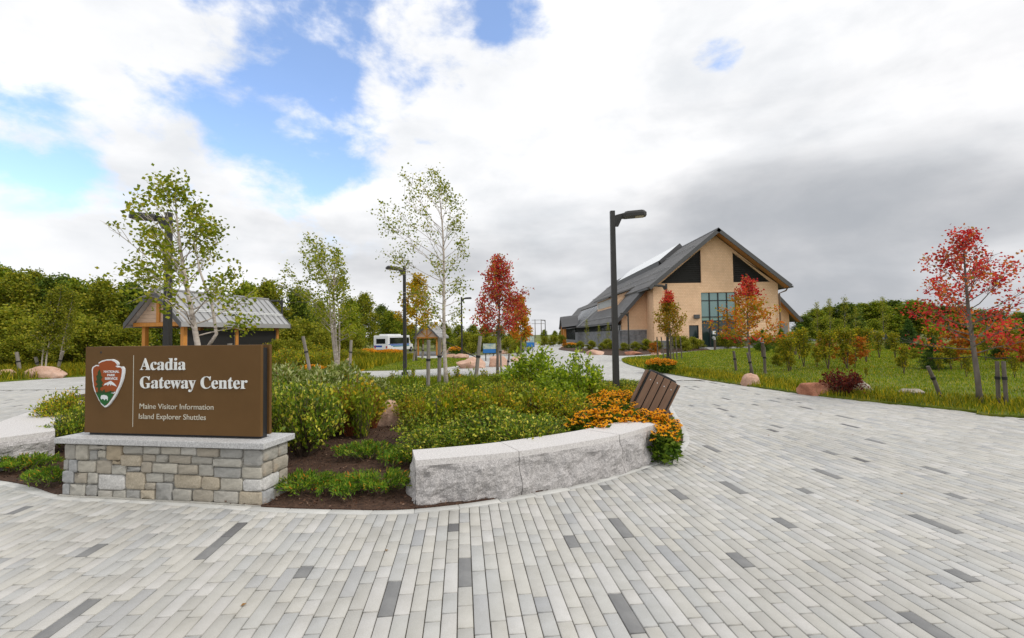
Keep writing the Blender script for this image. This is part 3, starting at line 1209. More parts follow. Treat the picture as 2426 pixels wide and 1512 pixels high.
cap1 = zf(1110, 255)[1] - zf(1110, 345)[1]
line_text('title_lettering', serif('Acadia'), 1100, 1455, 345, cap1 / .68, M_INK, .004)
line_text('title_lettering', serif('Gateway Center'), 1100, 1938, 487, cap1 / .68, M_INK, .004)
c2 = zf(1100, 605)[1] - zf(1100, 648)[1]
line_text('small_lettering', 'Maine Visitor Information', 1094, 1672, 648, c2 / .73, M_INK2, .0012)
line_text('small_lettering', 'Island Explorer Shuttles', 1088, 1612, 727, c2 / .73, M_INK2, .0012)
a, b = zf(1047, 230), zf(1016, 790)
flat('dividing_rule', [(a[0] - .003, a[1]), (a[0] + .003, a[1]), (a[0] + .003, b[1]), (a[0] - .003, b[1])], M_INK2, .0006, .0012)


# the arrowhead emblem, a raised casting
def ze(x, y):            # zoom window (290,1180)-(640,1400) at 6.871
    return fu((290 + x / 6.871) / 1.3986, (1180 + y / 6.871) / 1.3986)


def jag(pts, amp=.0025, n=3, seed=1):
    r = random.Random(seed)
    out = []
    for i in range(len(pts)):
        a, b = Vector(pts[i]), Vector(pts[(i + 1) % len(pts)])
        for k in range(n):
            p = a.lerp(b, k / n)
            out.append((p.x + r.uniform(-amp, amp), p.y + r.uniform(-amp, amp)))
    return out


OUT = [ze(*p) for p in [(430, 1165), (350, 1095), (290, 990), (235, 880), (190, 780), (165, 680), (150, 560), (142, 420), (135, 310), (150, 245), (220, 205), (295, 210),
                        (285, 150), (360, 105), (480, 72), (600, 70), (690, 110), (735, 160), (735, 200), (690, 205), (745, 238), (830, 240), (868, 285), (860, 400),
                        (835, 520), (800, 640), (740, 760), (690, 870), (620, 985), (540, 1090), (480, 1150)]]
M_EMB_W = plain('emblem_white', (.72, .74, .76), .6)
M_EMB_B = plain('emblem_brown', (.30, .062, .008), .6)
M_EMB_G = plain('emblem_green', (.008, .105, .018), .6)
M_EMB_D = plain('emblem_dark_green', (.020, .055, .008), .6)
emblem = flat('emblem', jag(OUT, .002, 2), M_EMB_W, .0005, .016)
cx_, cy_ = ze(470, 560)
INN = [(cx_ + (x - cx_) * .90 - .004, cy_ + (y - cy_) * .935 + .001) for x, y in OUT]
I4 = Matrix.Identity(4)


def eflat(name, pts, mat, z0, th=.0012):
    return flat(name, pts, mat, z0, th, emblem, I4)


eflat('brown_field', jag(INN, .001, 2, 4), M_EMB_B, .0167)
eflat('green_field', [ze(*p) for p in [(225, 825), (330, 812), (450, 825), (520, 800), (655, 835), (600, 935), (520, 1055), (430, 1130), (340, 1050), (270, 910)]], M_EMB_G, .0181)
eflat('lake', [ze(*p) for p in [(545, 828), (680, 806), (655, 850), (610, 845)]], M_EMB_W, .0196)
eflat('mountain', [ze(*p) for p in [(405, 668), (440, 620), (500, 595), (568, 560), (640, 610), (712, 692), (650, 668), (612, 655), (580, 640), (570, 678), (548, 630),
                                    (500, 675), (490, 645), (450, 655)]], M_EMB_W, .0181)
eflat('tree_mark', jag([ze(*p) for p in [(318, 295), (352, 400), (345, 430), (385, 480), (350, 520), (360, 560), (400, 610), (365, 640), (395, 690), (330, 715), (318, 820), (280, 820),
                                         (282, 715), (225, 700), (270, 640), (225, 570), (262, 540), (240, 450), (275, 420), (280, 360)]], .0015, 2, 9), M_EMB_D, .0182)
eflat('tree_line', jag([ze(*p) for p in [(222, 828), (330, 800), (345, 760), (370, 805), (425, 750), (445, 815), (530, 810), (560, 780), (600, 805), (665, 800), (640, 830), (440, 845), (260, 850)]],
                       .001, 2, 3), M_EMB_D, .0196)
eflat('bison', [ze(*p) for p in [(345, 930), (360, 890), (420, 878), (480, 895), (508, 930), (505, 1000), (490, 1010), (485, 970), (450, 975), (432, 1005), (418, 980), (390, 965), (365, 985), (350, 965)]],
      M_EMB_W, .0197)
for s_, x0, x1, yb in (('NATIONAL', 412, 760, 376), ('PARK', 490, 672, 455), ('SERVICE', 437, 722, 534)):
    a, b = ze(x0, yb), ze(x1, yb)
    hcap = ze(x0, yb - 52)[1] - ze(x0, yb)[1]
    text('emblem_lettering', s_, a[0], b[0], a[1], hcap / .73, M_EMB_W, .0181, .0006, emblem, I4, bold=.001)
dx, dy = zf(792, 208)
flat('dark_blemish', [(dx + .011 * math.cos(k) * (1.25 if k % 2 else .85), dy + .012 * math.sin(k) * (1.1 if k % 3 else .7)) for k in range(6)], M_BLACK, .0006, .0012)


# ------------------------------------------------------------------ granite benches
def bench(name, label, front, back, cuts, z1, seed):
    """curved block seat; front/back are top edge polylines (same order), cuts = fractions where blocks meet"""
    fr = smooth_open(front, 10)
    bk = smooth_open(back, 10)

    def at(c, t):
        x = t * (len(c) - 1)
        i = min(int(x), len(c) - 2)
        return c[i].lerp(c[i + 1], x - i)
    mid = (at(fr, .5) + at(bk, .5)) / 2
    root = thing(name, label, 'bench', (mid.x, mid.y, 0))
    r = random.Random(seed)
    from mathutils import noise
    for b in range(len(cuts) - 1):
        t0, t1 = cuts[b], cuts[b + 1]
        NX, NZ = 34, 16
        mb_v, mb_f, mi = [], [], []
        g = .0013

        def P_(t, w, z):
            a = at(fr, t)
            c = at(bk, t)
            d = a.lerp(c, w)
            return Vector((d.x - mid.x, d.y - mid.y, z))

        def rough(p, n, z, et):
            k = sm((z1 - .055 - z) / .05) * min(1, et)
            q = Vector((p.x + mid.x, p.y + mid.y, z + seed * 3))
            d = .075 * (noise.noise(q * 2.6) + .25) + .045 * noise.noise(q * 7) + .022 * noise.noise(q * 17) + .010 * noise.noise(q * 38)
            return p + n * (d * k + (.018 * k))

        def facegrid(fn, nx, nz, m):
            b0 = len(mb_v)
            for j in range(nz + 1):
                for i in range(nx + 1):
                    mb_v.append(fn(i / nx, j / nz))
            for j in range(nz):
                for i in range(nx):
                    q = b0 + j * (nx + 1) + i
                    mb_f.append((q, q + 1, q + nx + 2, q + nx + 1))
                    mi.append(m(j / nz))
        s0, s1 = t0 + g, t1 - g
        inner0, inner1 = b > 0, b < len(cuts) - 2

        def front_fn(u, v):
            t = s0 + (s1 - s0) * u
            z = -.03 + (z1 + .03) * v
            p = P_(t, 0, z)
            d = P_(min(1, t + .01), 0, z) - P_(max(0, t - .01), 0, z)
            n = Vector((d.y, -d.x, 0)).normalized()
            inn = P_(t, 1, z) - p
            if n.dot(inn) > 0:
                n = -n
            return rough(p, n, z, min((1 if inner0 else u * 14 + .25), (1 if inner1 else (1 - u) * 14 + .25)))
        facegrid(front_fn, NX, NZ, lambda q: 1 if q < .86 else 0)
        facegrid(lambda u, v: P_(s0 + (s1 - s0) * u, v, z1), NX, 4, lambda q: 0)
        facegrid(lambda u, v: P_(s1 + (s0 - s1) * u, 1, -.03 + (z1 + .03) * v), NX, 4, lambda q: 1)

        def end_fn(t, sgn):
            def f(u, v):
                w = u if sgn < 0 else 1 - u
                z = -.03 + (z1 + .03) * v
                p = P_(t, w, z)
                d = (P_(min(1, t + .01), w, z) - P_(max(0, t - .01), w, z)).normalized()
                if (sgn < 0 and inner0) or (sgn > 0 and inner1):
                    return front_fn(0 if sgn < 0 else 1, v) if w < .01 else p
                return rough(p, d * sgn, z, min(u, 1 - u) * 10 + .25)
            return f
        facegrid(end_fn(s0, -1), 12, NZ, lambda q: 1 if q < .86 else 0)
        facegrid(end_fn(s1, 1), 12, NZ, lambda q: 1 if q < .86 else 0)
        bm = bmesh.new()
        vv = [bm.verts.new(p) for p in mb_v]
        for f_, m_ in zip(mb_f, mi):
            try:
                f = bm.faces.new([vv[i] for i in f_])
                f.material_index = m_
            except ValueError:
                pass
        bmesh.ops.remove_doubles(bm, verts=bm.verts[:], dist=.002)
        bmesh.ops.recalc_face_normals(bm, faces=bm.faces[:])
        me = bpy.data.meshes.new('granite_block')
        bm.to_mesh(me)
        bm.free()
        me.materials.append(M_GRANITE)
        me.materials.append(M_GRANITE_R)
        link('granite_block', me, root)
    return root


BZ = .43


def top_at(px, py, z=BZ):
    d = ray(px, py)
    t = (EYE - z) / -d.z
    return (d.x * t, d.y * t)


bench('granite_bench', 'curved light granite bench of three blocks beside the orange flowers',
      [top_at(984, 1091), top_at(1120, 1080), top_at(1259, 1065), top_at(1453, 1033), top_at(1560, 1003)],
      [top_at(977, 1066), top_at(1100, 1056), top_at(1208, 1044), top_at(1370, 1020), top_at(1479, 996)], [0, .455, .775, 1], BZ, 2)
bench('granite_bench', 'rough faced granite bench at the left edge beside the sign',
      [(-6.02, 6.0), (-6.35, 5.55), (-7.35, 6.55), (-8.2, 8.0), (-8.75, 9.3)][1:],
      [(-6.0, 6.08), (-6.75, 6.85), (-7.55, 8.1), (-8.1, 9.35)], [0, .5, 1], BZ, 5)

# ------------------------------------------------------------------ visitor centre
def shingle_mat(name, c1, c2, course=.15):
    m, t, out = nt(name)
    geo = t.nodes.new('ShaderNodeNewGeometry')
    sp_ = t.nodes.new('ShaderNodeSeparateXYZ')
    t.links.new(geo.outputs['Position'], sp_.inputs[0])
    ad = nd(t, 'ShaderNodeMath', operation='ADD')
    t.links.new(sp_.outputs[0], ad.inputs[0])
    t.links.new(sp_.outputs[1], ad.inputs[1])
    cb = t.nodes.new('ShaderNodeCombineXYZ')
    t.links.new(ad.outputs[0], cb.inputs[0])
    t.links.new(sp_.outputs[2], cb.inputs[1])
    br = nd(t, 'ShaderNodeTexBrick')
    for k, v in (('Scale', 1), ('Brick Width', .17), ('Row Height', course), ('Mortar Size', .009), ('Mortar Smooth', .3), ('Bias', 0)):
        br.inputs[k].default_value = v
    br.offset = .43
    br.inputs['Color1'].default_value = (*c1, 1)
    br.inputs['Color2'].default_value = (*c2, 1)
    br.inputs['Mortar'].default_value = (*(x * .68 for x in c1), 1)
    t.links.new(cb.outputs[0], br.inputs['Vector'])
    nz = nd(t, 'ShaderNodeTexNoise', Scale=.9, Detail=6, Roughness=.65)
    t.links.new(geo.outputs['Position'], nz.inputs['Vector'])
    col = mixc(t, 1.0, br.outputs[0], ramp(t, nz.outputs[0], [(.3, (.88, .86, .84)), (.7, (1.08, 1.07, 1.05))]), 'MULTIPLY')
    p = nd(t, 'ShaderNodeBsdfPrincipled', Roughness=.8)
    p.inputs['Specular IOR Level'].default_value = .25
    t.links.new(col, p.inputs['Base Color'])
    # each course leans out towards its lower edge
    fr = nd(t, 'ShaderNodeMath', operation='FRACT')
    dv_ = nd(t, 'ShaderNodeMath', operation='DIVIDE')
    t.links.new(sp_.outputs[2], dv_.inputs[0])
    dv_.inputs[1].default_value = course
    t.links.new(dv_.outputs[0], fr.inputs[0])
    b = nd(t, 'ShaderNodeBump', Strength=.5, Distance=-.03)
    t.links.new(fr.outputs[0], b.inputs['Height'])
    t.links.new(b.outputs[0], p.inputs['Normal'])
    t.links.new(p.outputs[0], out.inputs[0])
    return m


M_SHING = shingle_mat('cedar_shingle', (.78, .525, .335), (.83, .575, .38))
M_ROOF = surf('roof_shingle', [(.3, (.125, .122, .12)), (.7, (.185, .18, .177))], 1.4, .85, .35, 30, fine=(16, .25), sc=(1, .3, 1), bdist=.02)
M_SEAM = surf('standing_seam', [(.3, (.36, .36, .36)), (.7, (.43, .43, .425))], 1.2, .4, 0, None, .35)
M_TRIM = plain('dark_grey_trim', (.085, .085, .088), .6)
M_SOFFIT = surf('wood_soffit', [(.3, (.34, .16, .05)), (.7, (.46, .23, .08))], 3, .6, .2, 30, sc=(1, 6, 1))
M_TIMBER = surf('orange_timber', [(.3, (.44, .17, .025)), (.7, (.58, .25, .05))], 4, .55, .15, 40, sc=(6, 6, .6), bdist=.004)
M_WALLST = surf('ashlar_grey', [(.3, (.14, .145, .155)), (.55, (.24, .245, .255)), (.75, (.33, .33, .33))], 2.6, .85, .5, 20, detail=8, fine=(40, .3), bdist=.02)
M_LOUVRE = plain('black_louvre', (.013, .012, .011), .6)
M_GLASS = glass('window_glass', (.015, .03, .03), .05)
M_GLASSF = glass('gable_glass', (.17, .26, .25), .06, .45, .7)  # upper panes: sky reflection put partly into a lighter, greener base colour
M_GLASSG = glass('green_glass', (.20, .33, .28), .1)
M_SKYL = glass('skylight_panel', (.80, .82, .83), .25, 0, .8)

BY = 45.0
bx0 = 19.95                      # ridge line
RIDGE, SLOPE = 11.55, .81
HW, EH = 6.1, 6.05               # half width of the tall gable wall, eave height of its roof
END = 88.0
ctr = thing('visitor_center', 'large cedar shingled visitor center with a tall gable and a dark sweeping roof', 'building', (bx0, BY, 0))


def bl(p):
    return (p[0] - bx0, p[1] - BY, p[2])


def part(name, mat, fn, parent=ctr):
    mb = MB()
    fn(mb)
    return mb.build(name, mat, parent)


def zb(x, y):
    """zoom window (1800,720)-(2760,1240) -> metres on the gable plane"""
    px, py = 1287 + x * .28302, 514.8 + y * .28302
    d = ray(px, py)
    return d.x / d.y * BY, EYE + d.z / d.y * BY


def gable_z(x, off=0.0):
    return RIDGE - .42 - SLOPE * abs(x - bx0) - off


# gable wall as pieces round its openings, so that every opening is a real recess
WT = .35


def wall_poly(name, pts, mat=M_SHING, y0=BY, t=WT):
    return part(name, mat, lambda mb: mb.prism([bl((x, y0, z)) for x, z in pts], (0, t, 0)))


xl, xr = bx0 - HW, bx0 + HW
gl, gr = zb(1302, 0)[0], zb(1592, 0)[0]
gtop = zb(1400, 630)[1]
lx0, lx1 = zb(1308, 0)[0], zb(1575, 0)[0]
lz0 = zb(1160, 548)[1]
win = (zb(1195, 0)[0], zb(1275, 0)[0], zb(0, 1035)[1], zb(0, 922)[1])
wl, wr, wz0, wz1 = win
lo_l = bx0 - (RIDGE - .75 - lz0) / SLOPE
lo_r = bx0 + (RIDGE - .75 - lz0) / SLOPE
lzt = RIDGE - .75 - SLOPE * (bx0 - lx0)
rzt = RIDGE - .75 - SLOPE * (lx1 - bx0)
wall_poly('gable_wall', [(xl, -.2), (wl, -.2), (wl, lz0 - .04), (xl, lz0 - .04)])
wall_poly('gable_wall', [(wl + .002, -.2), (wr, -.2), (wr, wz0), (wl + .002, wz0)])
wall_poly('gable_wall', [(wl + .002, wz1), (wr, wz1), (wr, lz0 - .04), (wl + .002, lz0 - .04)])
wall_poly('gable_wall', [(wr + .002, -.2), (gl, -.2), (gl, lz0 - .04), (wr + .002, lz0 - .04)])
wall_poly('gable_wall', [(gl + .002, gtop), (gr, gtop), (gr, lz0 - .04), (gl + .002, lz0 - .04)])
wall_poly('gable_wall', [(gr + .002, -.2), (xr, -.2), (xr, lz0 - .04), (gr + .002, lz0 - .04)])
wall_poly('gable_wall', [(lx0, lz0 - .038), (lx1, lz0 - .038), (lx1, gable_z(lx1)), (bx0, gable_z(bx0)), (lx0, gable_z(lx0))])
wall_poly('gable_rim', [(xl, lz0 - .038), (lo_l, lz0 - .038), (lx0 - .002, lzt), (lx0 - .002, gable_z(lx0)), (xl, gable_z(xl))])
wall_poly('gable_rim', [(xr, lz0 - .038), (xr, gable_z(xr)), (lx1 + .002, gable_z(lx1)), (lx1 + .002, rzt), (lo_r, lz0 - .038)])
for nm, tri in (('louvre', [(lo_l, lz0), (lx0 - .004, lz0), (lx0 - .004, lzt)]), ('louvre', [(lx1 + .004, lz0), (lo_r, lz0), (lx1 + .004, rzt)])):
    o = part(nm, M_LOUVRE, lambda mb: mb.prism([bl((x, BY + .14, z)) for x, z in tri], (0, .12, 0)))
    z = lz0 + .12
    zt = max(q[1] for q in tri)
    while z < zt - .1:
        f_ = (z - lz0) / (zt - lz0)
        if tri[0][0] < bx0:
            a_, b_ = lo_l + (lx0 - lo_l) * f_ + .05, lx0 - .03
        else:
            a_, b_ = lx1 + .03, lo_r + (lx1 - lo_r) * f_ - .05
        if b_ - a_ > .1:
            mb = MB()
            mb.prism([bl((a_, BY + .06, z)), bl((a_, BY + .13, z + .07)), bl((a_, BY + .135, z + .055)), bl((a_, BY + .065, z - .015))], (b_ - a_, 0, 0))
            mb.build('louvre_blade', M_LOUVRE, o)
        z += .2
# glazing
zg = [0.02, zb(0, 888)[1], zb(0, 855)[1], zb(0, 718)[1], gtop]
cols = [gl + (gr - gl) * k / 4 for k in range(5)]
for k in range(4):
    for j in range(4):
        mg = M_GLASSG if j == 1 else M_GLASSF if j > 1 else M_GLASS
        part('door_pane' if j == 0 else 'window_pane', mg, lambda mb: mb.box(bl((cols[k] + .05, BY + .16, zg[j] + .04)), bl((cols[k + 1] - .05, BY + .18, zg[j + 1] - .04))))
for x in cols:
    part('mullion', M_BLACK, lambda mb: mb.box(bl((x - .05, BY + .10, 0)), bl((x + .05, BY + .22, gtop))))
for z in zg:
    part('transom_bar', M_BLACK, lambda mb: mb.box(bl((gl - .03, BY + .11, z - .045)), bl((gr + .03, BY + .21, z + .045))))
for k in (1, 2):
    part('door_notice', M_WHITE, lambda mb: mb.box(bl((cols[k] + .25, BY + .150, 1.35)), bl((cols[k] + .55, BY + .157, 1.68))))
    part('door_handle', M_GREYMET, lambda mb: mb.tube([bl((cols[k + 1] - .16 if k == 1 else cols[k] + .16, BY + .10, .8)), bl((cols[k + 1] - .16 if k == 1 else cols[k] + .16, BY + .10, 1.4))], .02))
o = part('window_pane', M_GLASS, lambda mb: mb.box(bl((wl, BY + .14, wz0)), bl((wr, BY + .16, wz1))))
for a_, b_ in (((wl, wz0), (wl + .06, wz1)), ((wr - .06, wz0), (wr, wz1)), ((wl, wz0), (wr, wz0 + .06)), ((wl, wz1 - .06), (wr, wz1))):
    mb = MB()
    mb.box(bl((a_[0], BY + .05, a_[1])), bl((b_[0], BY + .138, b_[1])))
    mb.build('window_frame', M_BLACK, o)
lx, lzz = zb(1282, 833)
part('wall_lamp', M_TRIM, lambda mb: mb.box(bl((lx - .28, BY - .2, lzz - .18)), bl((lx + .28, BY, lzz + .2)), 0, .05))
# stone plinth and steps
zpl = .75
part('stone_plinth', M_WALLST, lambda mb: mb.box(bl((xl - .02, BY - .12, -.2)), bl((gl - .1, BY - .003, zpl))))
part('stone_plinth', M_WALLST, lambda mb: mb.box(bl((gr + .1, BY - .12, -.2)), bl((xr + .02, BY - .003, zpl))))
part('plinth_cap', M_CAPG, lambda mb: mb.box(bl((xl - .04, BY - .16, zpl)), bl((gl - .08, BY - .002, zpl + .07))))
part('plinth_cap', M_CAPG, lambda mb: mb.box(bl((gr + .08, BY - .16, zpl)), bl((xr + .04, BY - .002, zpl + .07))))
part('doorstep', M_CAPG, lambda mb: mb.box(bl((gl - .2, BY - 1.6, -.1)), bl((gr + .2, BY - .004, .10))))
# side walls of the projecting gable block
SET = 2.6                        # the lower aisles stand back this far
part('side_wall', M_SHING, lambda mb: mb.box(bl((xl, BY + WT + .002, -.2)), bl((xl + .3, END, EH - .2))))
part('side_wall', M_SHING, lambda mb: mb.box(bl((xr - .3, BY + WT + .002, -.2)), bl((xr, END, EH - .2))))


def slab(mb, x0, z0, x1, z1, y0, y1, t=.22):
    """roof slab from (x0,z0) to (x1,z1), thickness t downwards"""
    d = Vector((x1 - x0, 0, z1 - z0)).normalized()
    n = Vector((-d.z, 0, d.x))
    if n.z > 0:
        n = -n
    mb.prism([bl((x0, y0, z0)), bl((x1, y0, z1)), bl((x1 + n.x * t, y0, z1 + n.z * t)), bl((x0 + n.x * t, y0, z0 + n.z * t))], (0, y1 - y0, 0))


OV = 1.0
XE = 6.85
for s_ in (-1, 1):
    o = part('roof', M_ROOF, lambda mb: slab(mb, bx0, RIDGE, bx0 + s_ * XE, RIDGE - SLOPE * XE, BY - OV, END))
    part('barge_board', M_TRIM, lambda mb: slab(mb, bx0, RIDGE + .015, bx0 + s_ * (XE + .03), RIDGE + .015 - SLOPE * (XE + .03), BY - OV - .10, BY - OV - .003, .36))
    part('soffit', M_SOFFIT, lambda mb: slab(mb, bx0, RIDGE - .275, bx0 + s_ * (XE - .1), RIDGE - .275 - SLOPE * (XE - .1), BY - OV, BY - .002, .05))
    part('gutter', M_TRIM, lambda mb: mb.box(bl((bx0 + s_ * (XE + .08) - .08, BY - OV, RIDGE - SLOPE * XE - .28)), bl((bx0 + s_ * (XE + .08) + .08, BY + (SET if s_ < 0 else SET), RIDGE - SLOPE * XE - .1))))
    for dd in (2.0, 4.6, 5.9):
        x = bx0 + s_ * dd
        z = RIDGE - SLOPE * dd
        mb = MB()
        mb.tube([bl((x, BY - .2, z + .16)), bl((x, END - .5, z + .16))], .035, 5)
        y = BY
        while y < END - 1:
            mb.tube([bl((x, y, z - .03)), bl((x, y, z + .16))], .02, 4)
            y += 2.4
        mb.build('snow_guard', M_GREYMET, o)
part('ridge_cap', M_TRIM, lambda mb: mb.prism([bl((bx0 - .2, BY - OV, RIDGE - .13)), bl((bx0, BY - OV, RIDGE + .06)), bl((bx0 + .2, BY - OV, RIDGE - .13))], (0, END - BY + OV, 0)))
# glazed monitor along the ridge
o = part('skylight', M_SKYL, lambda mb: slab(mb, bx0 - .25, RIDGE + .42, bx0 - 2.5, RIDGE + .42 - SLOPE * 2.25 - .1, BY + 9, BY + 31, .12))
for y in (BY + 8.9, BY + 31):
    mb = MB()
    slab(mb, bx0 - .1, RIDGE + .5, bx0 - 2.6, RIDGE + .5 - SLOPE * 2.5, y, y + .12, .55)
    mb.build('skylight_curb', M_TRIM, o)
mb = MB()
mb.box(bl((bx0 - 2.62, BY + 9.02, RIDGE - SLOPE * 2.6 - .2)), bl((bx0 - 2.52, BY + 30.98, RIDGE + .42 - SLOPE * 2.25 - .12)))
mb.box(bl((bx0 - .25, BY + 9.02, RIDGE - .25)), bl((bx0 - .12, BY + 30.98, RIDGE + .40)))
mb.build('skylight_curb', M_TRIM, o)
# low aisles: roof, end wall, side wall
AX, AZ = 9.55, 2.72              # eave offset and height
AT = 6.35                        # height where the aisle roof meets the nave wall
AY = BY + SET
AEND = 100.0
ASL = (7.06 - AZ) / (AX - 5.6)
for s_ in (-1, 1):
    xe = bx0 + s_ * AX
    xi = bx0 + s_ * HW
    o = part('aisle_roof', M_ROOF, lambda mb: slab(mb, bx0 + s_ * 5.6, 7.06, xe, AZ, AY - .7, AEND if s_ < 0 else END, .22))
    part('aisle_barge_board', M_TRIM, lambda mb: slab(mb, bx0 + s_ * 6.2, 7.06 - .6 * ASL + .015, xe + s_ * .04, AZ + .015 - .04, AY - .78, AY - .703, .34))
    part('aisle_soffit', M_SOFFIT, lambda mb: slab(mb, xi, 7.06 - (HW - 5.6) * ASL - .30, xe - s_ * .1, AZ - .19, AY - .7, AY - .003, .04))
    xw = bx0 + s_ * (AX - .9)
    zz = AZ + ASL * .9 - .33
    part('aisle_end_wall', M_SHING, lambda mb: mb.prism([bl((xi + s_ * .003, AY, 1.86 if s_ < 0 else -.2)), bl((xw, AY, 1.86 if s_ < 0 else -.2)), bl((xw, AY, zz)), bl((xi + s_ * .003, AY, 7.06 - (HW - 5.6) * ASL - .36))], (0, .3, 0)))
    part('aisle_gutter', M_TRIM, lambda mb: mb.box(bl((xe + s_ * .06 - .07, AY - .7, AZ - .22)), bl((xe + s_ * .06 + .07, (AEND if s_ < 0 else END), AZ - .06))))
    if s_ < 0:
        mb = MB()
        xg, zg_ = xe + .5, AZ + .5 * ASL
        mb.tube([bl((xg, AY, zg_ + .18)), bl((xg, AY + 22, zg_ + .18))], .035, 5)
        for k in range(10):
            mb.tube([bl((xg, AY + .5 + k * 2.3, zg_)), bl((xg, AY + .5 + k * 2.3, zg_ + .18))], .02, 4)
        mb.build('snow_guard', M_GREYMET, o)
xw = bx0 - (AX - .9)
# stone dado of the aisle laid in courses
for j in range(4):
    z0, z1 = -.2 + (0 if j == 0 else .2 + j * .465), .465 * (j + 1) - .012
    x = xw
    k = 0
    while x < xl - .02:
        w_ = min(srn.uniform(.5, 1.15), xl - x)
        if xl - x - w_ < .25:
            w_ = xl - x
        part('ashlar_block', M_WALLST, lambda mb: mb.box(bl((x + .008, AY - .1 + srn.uniform(0, .025), z0)), bl((x + w_ - .008, AY + .25, z1)), 0, .0))
        x += w_
    y = AY - .08
    part('ashlar_course', M_WALLST, lambda mb: mb.box(bl((xw - .1 + srn.uniform(0, .02), AY + .26, z0)), bl((xw + .2, 82.0, z1))))
part('ashlar_cap', M_CAPG, lambda mb: mb.box(bl((xw - .16, AY - .16, 1.852)), bl((xl - .003, AY + .24, 1.92))))
# strip window with louvres under the aisle eave, on stone
part('strip_window', M_GLASS, lambda mb: mb.box(bl((xw + .03, AY + .28, 1.86)), bl((xw + .12, 82, 2.58))))
for k in range(44):
    y = AY + .4 + k * .78
    part('strip_mullion', M_BLACK, lambda mb: mb.box(bl((xw - .03, y, 1.855)), bl((xw + .028, y + .10, 2.6))))
# clerestory dormer let into the left roof slope
dx0 = bx0 - 7.75
DY = AY + 6.0
o = part('dormer', M_SHING, lambda mb: mb.prism([bl((dx0, DY, 4.3)), bl((dx0, DY, 6.0)), bl((dx0 + 2.2, DY, 6.75)), bl((dx0 + 2.2, DY, 4.3))], (0, 12, 0)))
mb = MB()
mb.prism([bl((dx0 - .5, DY - .3, 5.93)), bl((dx0 - .5, DY - .3, 6.1)), bl((dx0 + 2.3, DY - .3, 7.05)), bl((dx0 + 2.3, DY - .3, 6.85))], (0, 12.6, 0))
mb.build('dormer_roof', M_ROOF, o)
mb = MB()
mb.box(bl((dx0 - .06, DY + .9, 4.95)), bl((dx0 - .003, DY + 11.0, 5.75)))
p_ = mb.build('dormer_window', M_GLASS, o)
for k in range(16):
    mb = MB()
    mb.box(bl((dx0 - .12, DY + .9 + k * .67, 4.9)), bl((dx0 - .064, DY + 1.12 + k * .67, 5.8)))
    mb.build('dormer_louvre', M_WHITE, o)
# metal saddle and curved entrance porch on the far left
o = part('saddle_roof', M_SEAM, lambda mb: mb.prism([bl((bx0 - 6.9, 66, 5.66)), bl((bx0 - 9.75, 72, 2.6)), bl((bx0 - 9.75, 80, 2.6)), bl((bx0 - 6.9, 86, 5.66))], (0, 0, .16)))
for k in range(9):
    t = (k + .5) / 9
    mb = MB()
    mb.tube([bl((bx0 - 6.9, 66 + 20 * t, 5.84)), bl((bx0 - 9.75, 72 + 8 * t, 2.78))], .05, 4)
    mb.build('roof_seam', M_TRIM, o)
mb = MB()
arc = []
for k in range(13):
    t = -1 + k / 6
    arc.append((t * 2.6, 2.35 + 1.75 * (math.cos(t * math.pi) + 1) / 2))
ring = [(76 + a, z) for a, z in arc]
for (y0, z0), (y1, z1) in zip(ring, ring[1:]):
    mb.add([bl((bx0 - 12.0, y0, z0)), bl((bx0 - 12.0, y1, z1)), bl((bx0 - 9.2, y1, z1 + .3)), bl((bx0 - 9.2, y0, z0 + .3)),
            bl((bx0 - 12.0, y0, z0 + .3)), bl((bx0 - 12.0, y1, z1 + .3)), bl((bx0 - 9.2, y1, z1 + .6)), bl((bx0 - 9.2, y0, z0 + .6))],
           [(0, 1, 2, 3), (4, 7, 6, 5), (0, 4, 5, 1), (3, 2, 6, 7)])
mb.build('porch_roof', M_TRIM, ctr)
for y in (74.2, 77.8):
    part('porch_post', M_TIMBER, lambda mb: mb.box(bl((bx0 - 11.7, y - .22, -.2)), bl((bx0 - 11.3, y + .22, 2.9))))
part('porch_gable', M_SOFFIT, lambda mb: mb.prism([bl((bx0 - 11.0, y, z + .1)) for y, z in ring[2:-2]], (.1, 0, 0)))
part('far_end_wall', M_GLASS, lambda mb: mb.box(bl((xw - .05, 82.1, .5)), bl((xl + 1, 99, 2.6))))
part('far_plinth', M_WALLST, lambda mb: mb.box(bl((xw - .12, 82.05, -.2)), bl((xl + 1, 99.05, .5))))
for k in range(16):
    part('far_mullion', M_BLACK, lambda mb: mb.box(bl((xw - .11, 82.4 + k * 1.04, .5)), bl((xw - .052, 82.5 + k * 1.04, 2.6))))
# right aisle door, sign dots, downpipe
dxa, dza = zb(2020, 915)
dxa = xr + .75
part('side_door', plain('grey_door', (.30, .30, .31), .6), lambda mb: mb.box(bl((dxa, AY - .06, 0)), bl((dxa + 1.6, AY - .003, 2.35))))
part('red_notice', plain('red_notice', (.42, .03, .03), .6), lambda mb: mb.box(bl((dxa - .4, AY - .05, 1.7)), bl((dxa - .12, AY - .004, 2.0))))
part('downpipe', plain('bronze_pipe', (.16, .10, .06), .5), lambda mb: mb.tube([bl((bx0 + XE + .05, BY - .3, RIDGE - SLOPE * XE - .2)), bl((bx0 + XE - .1, BY - .2, RIDGE - SLOPE * XE - .5)),
     bl((xr + .05, BY - .12, RIDGE - SLOPE * XE - .75)), bl((xr + .05, BY - .12, .85))], .07, 6))


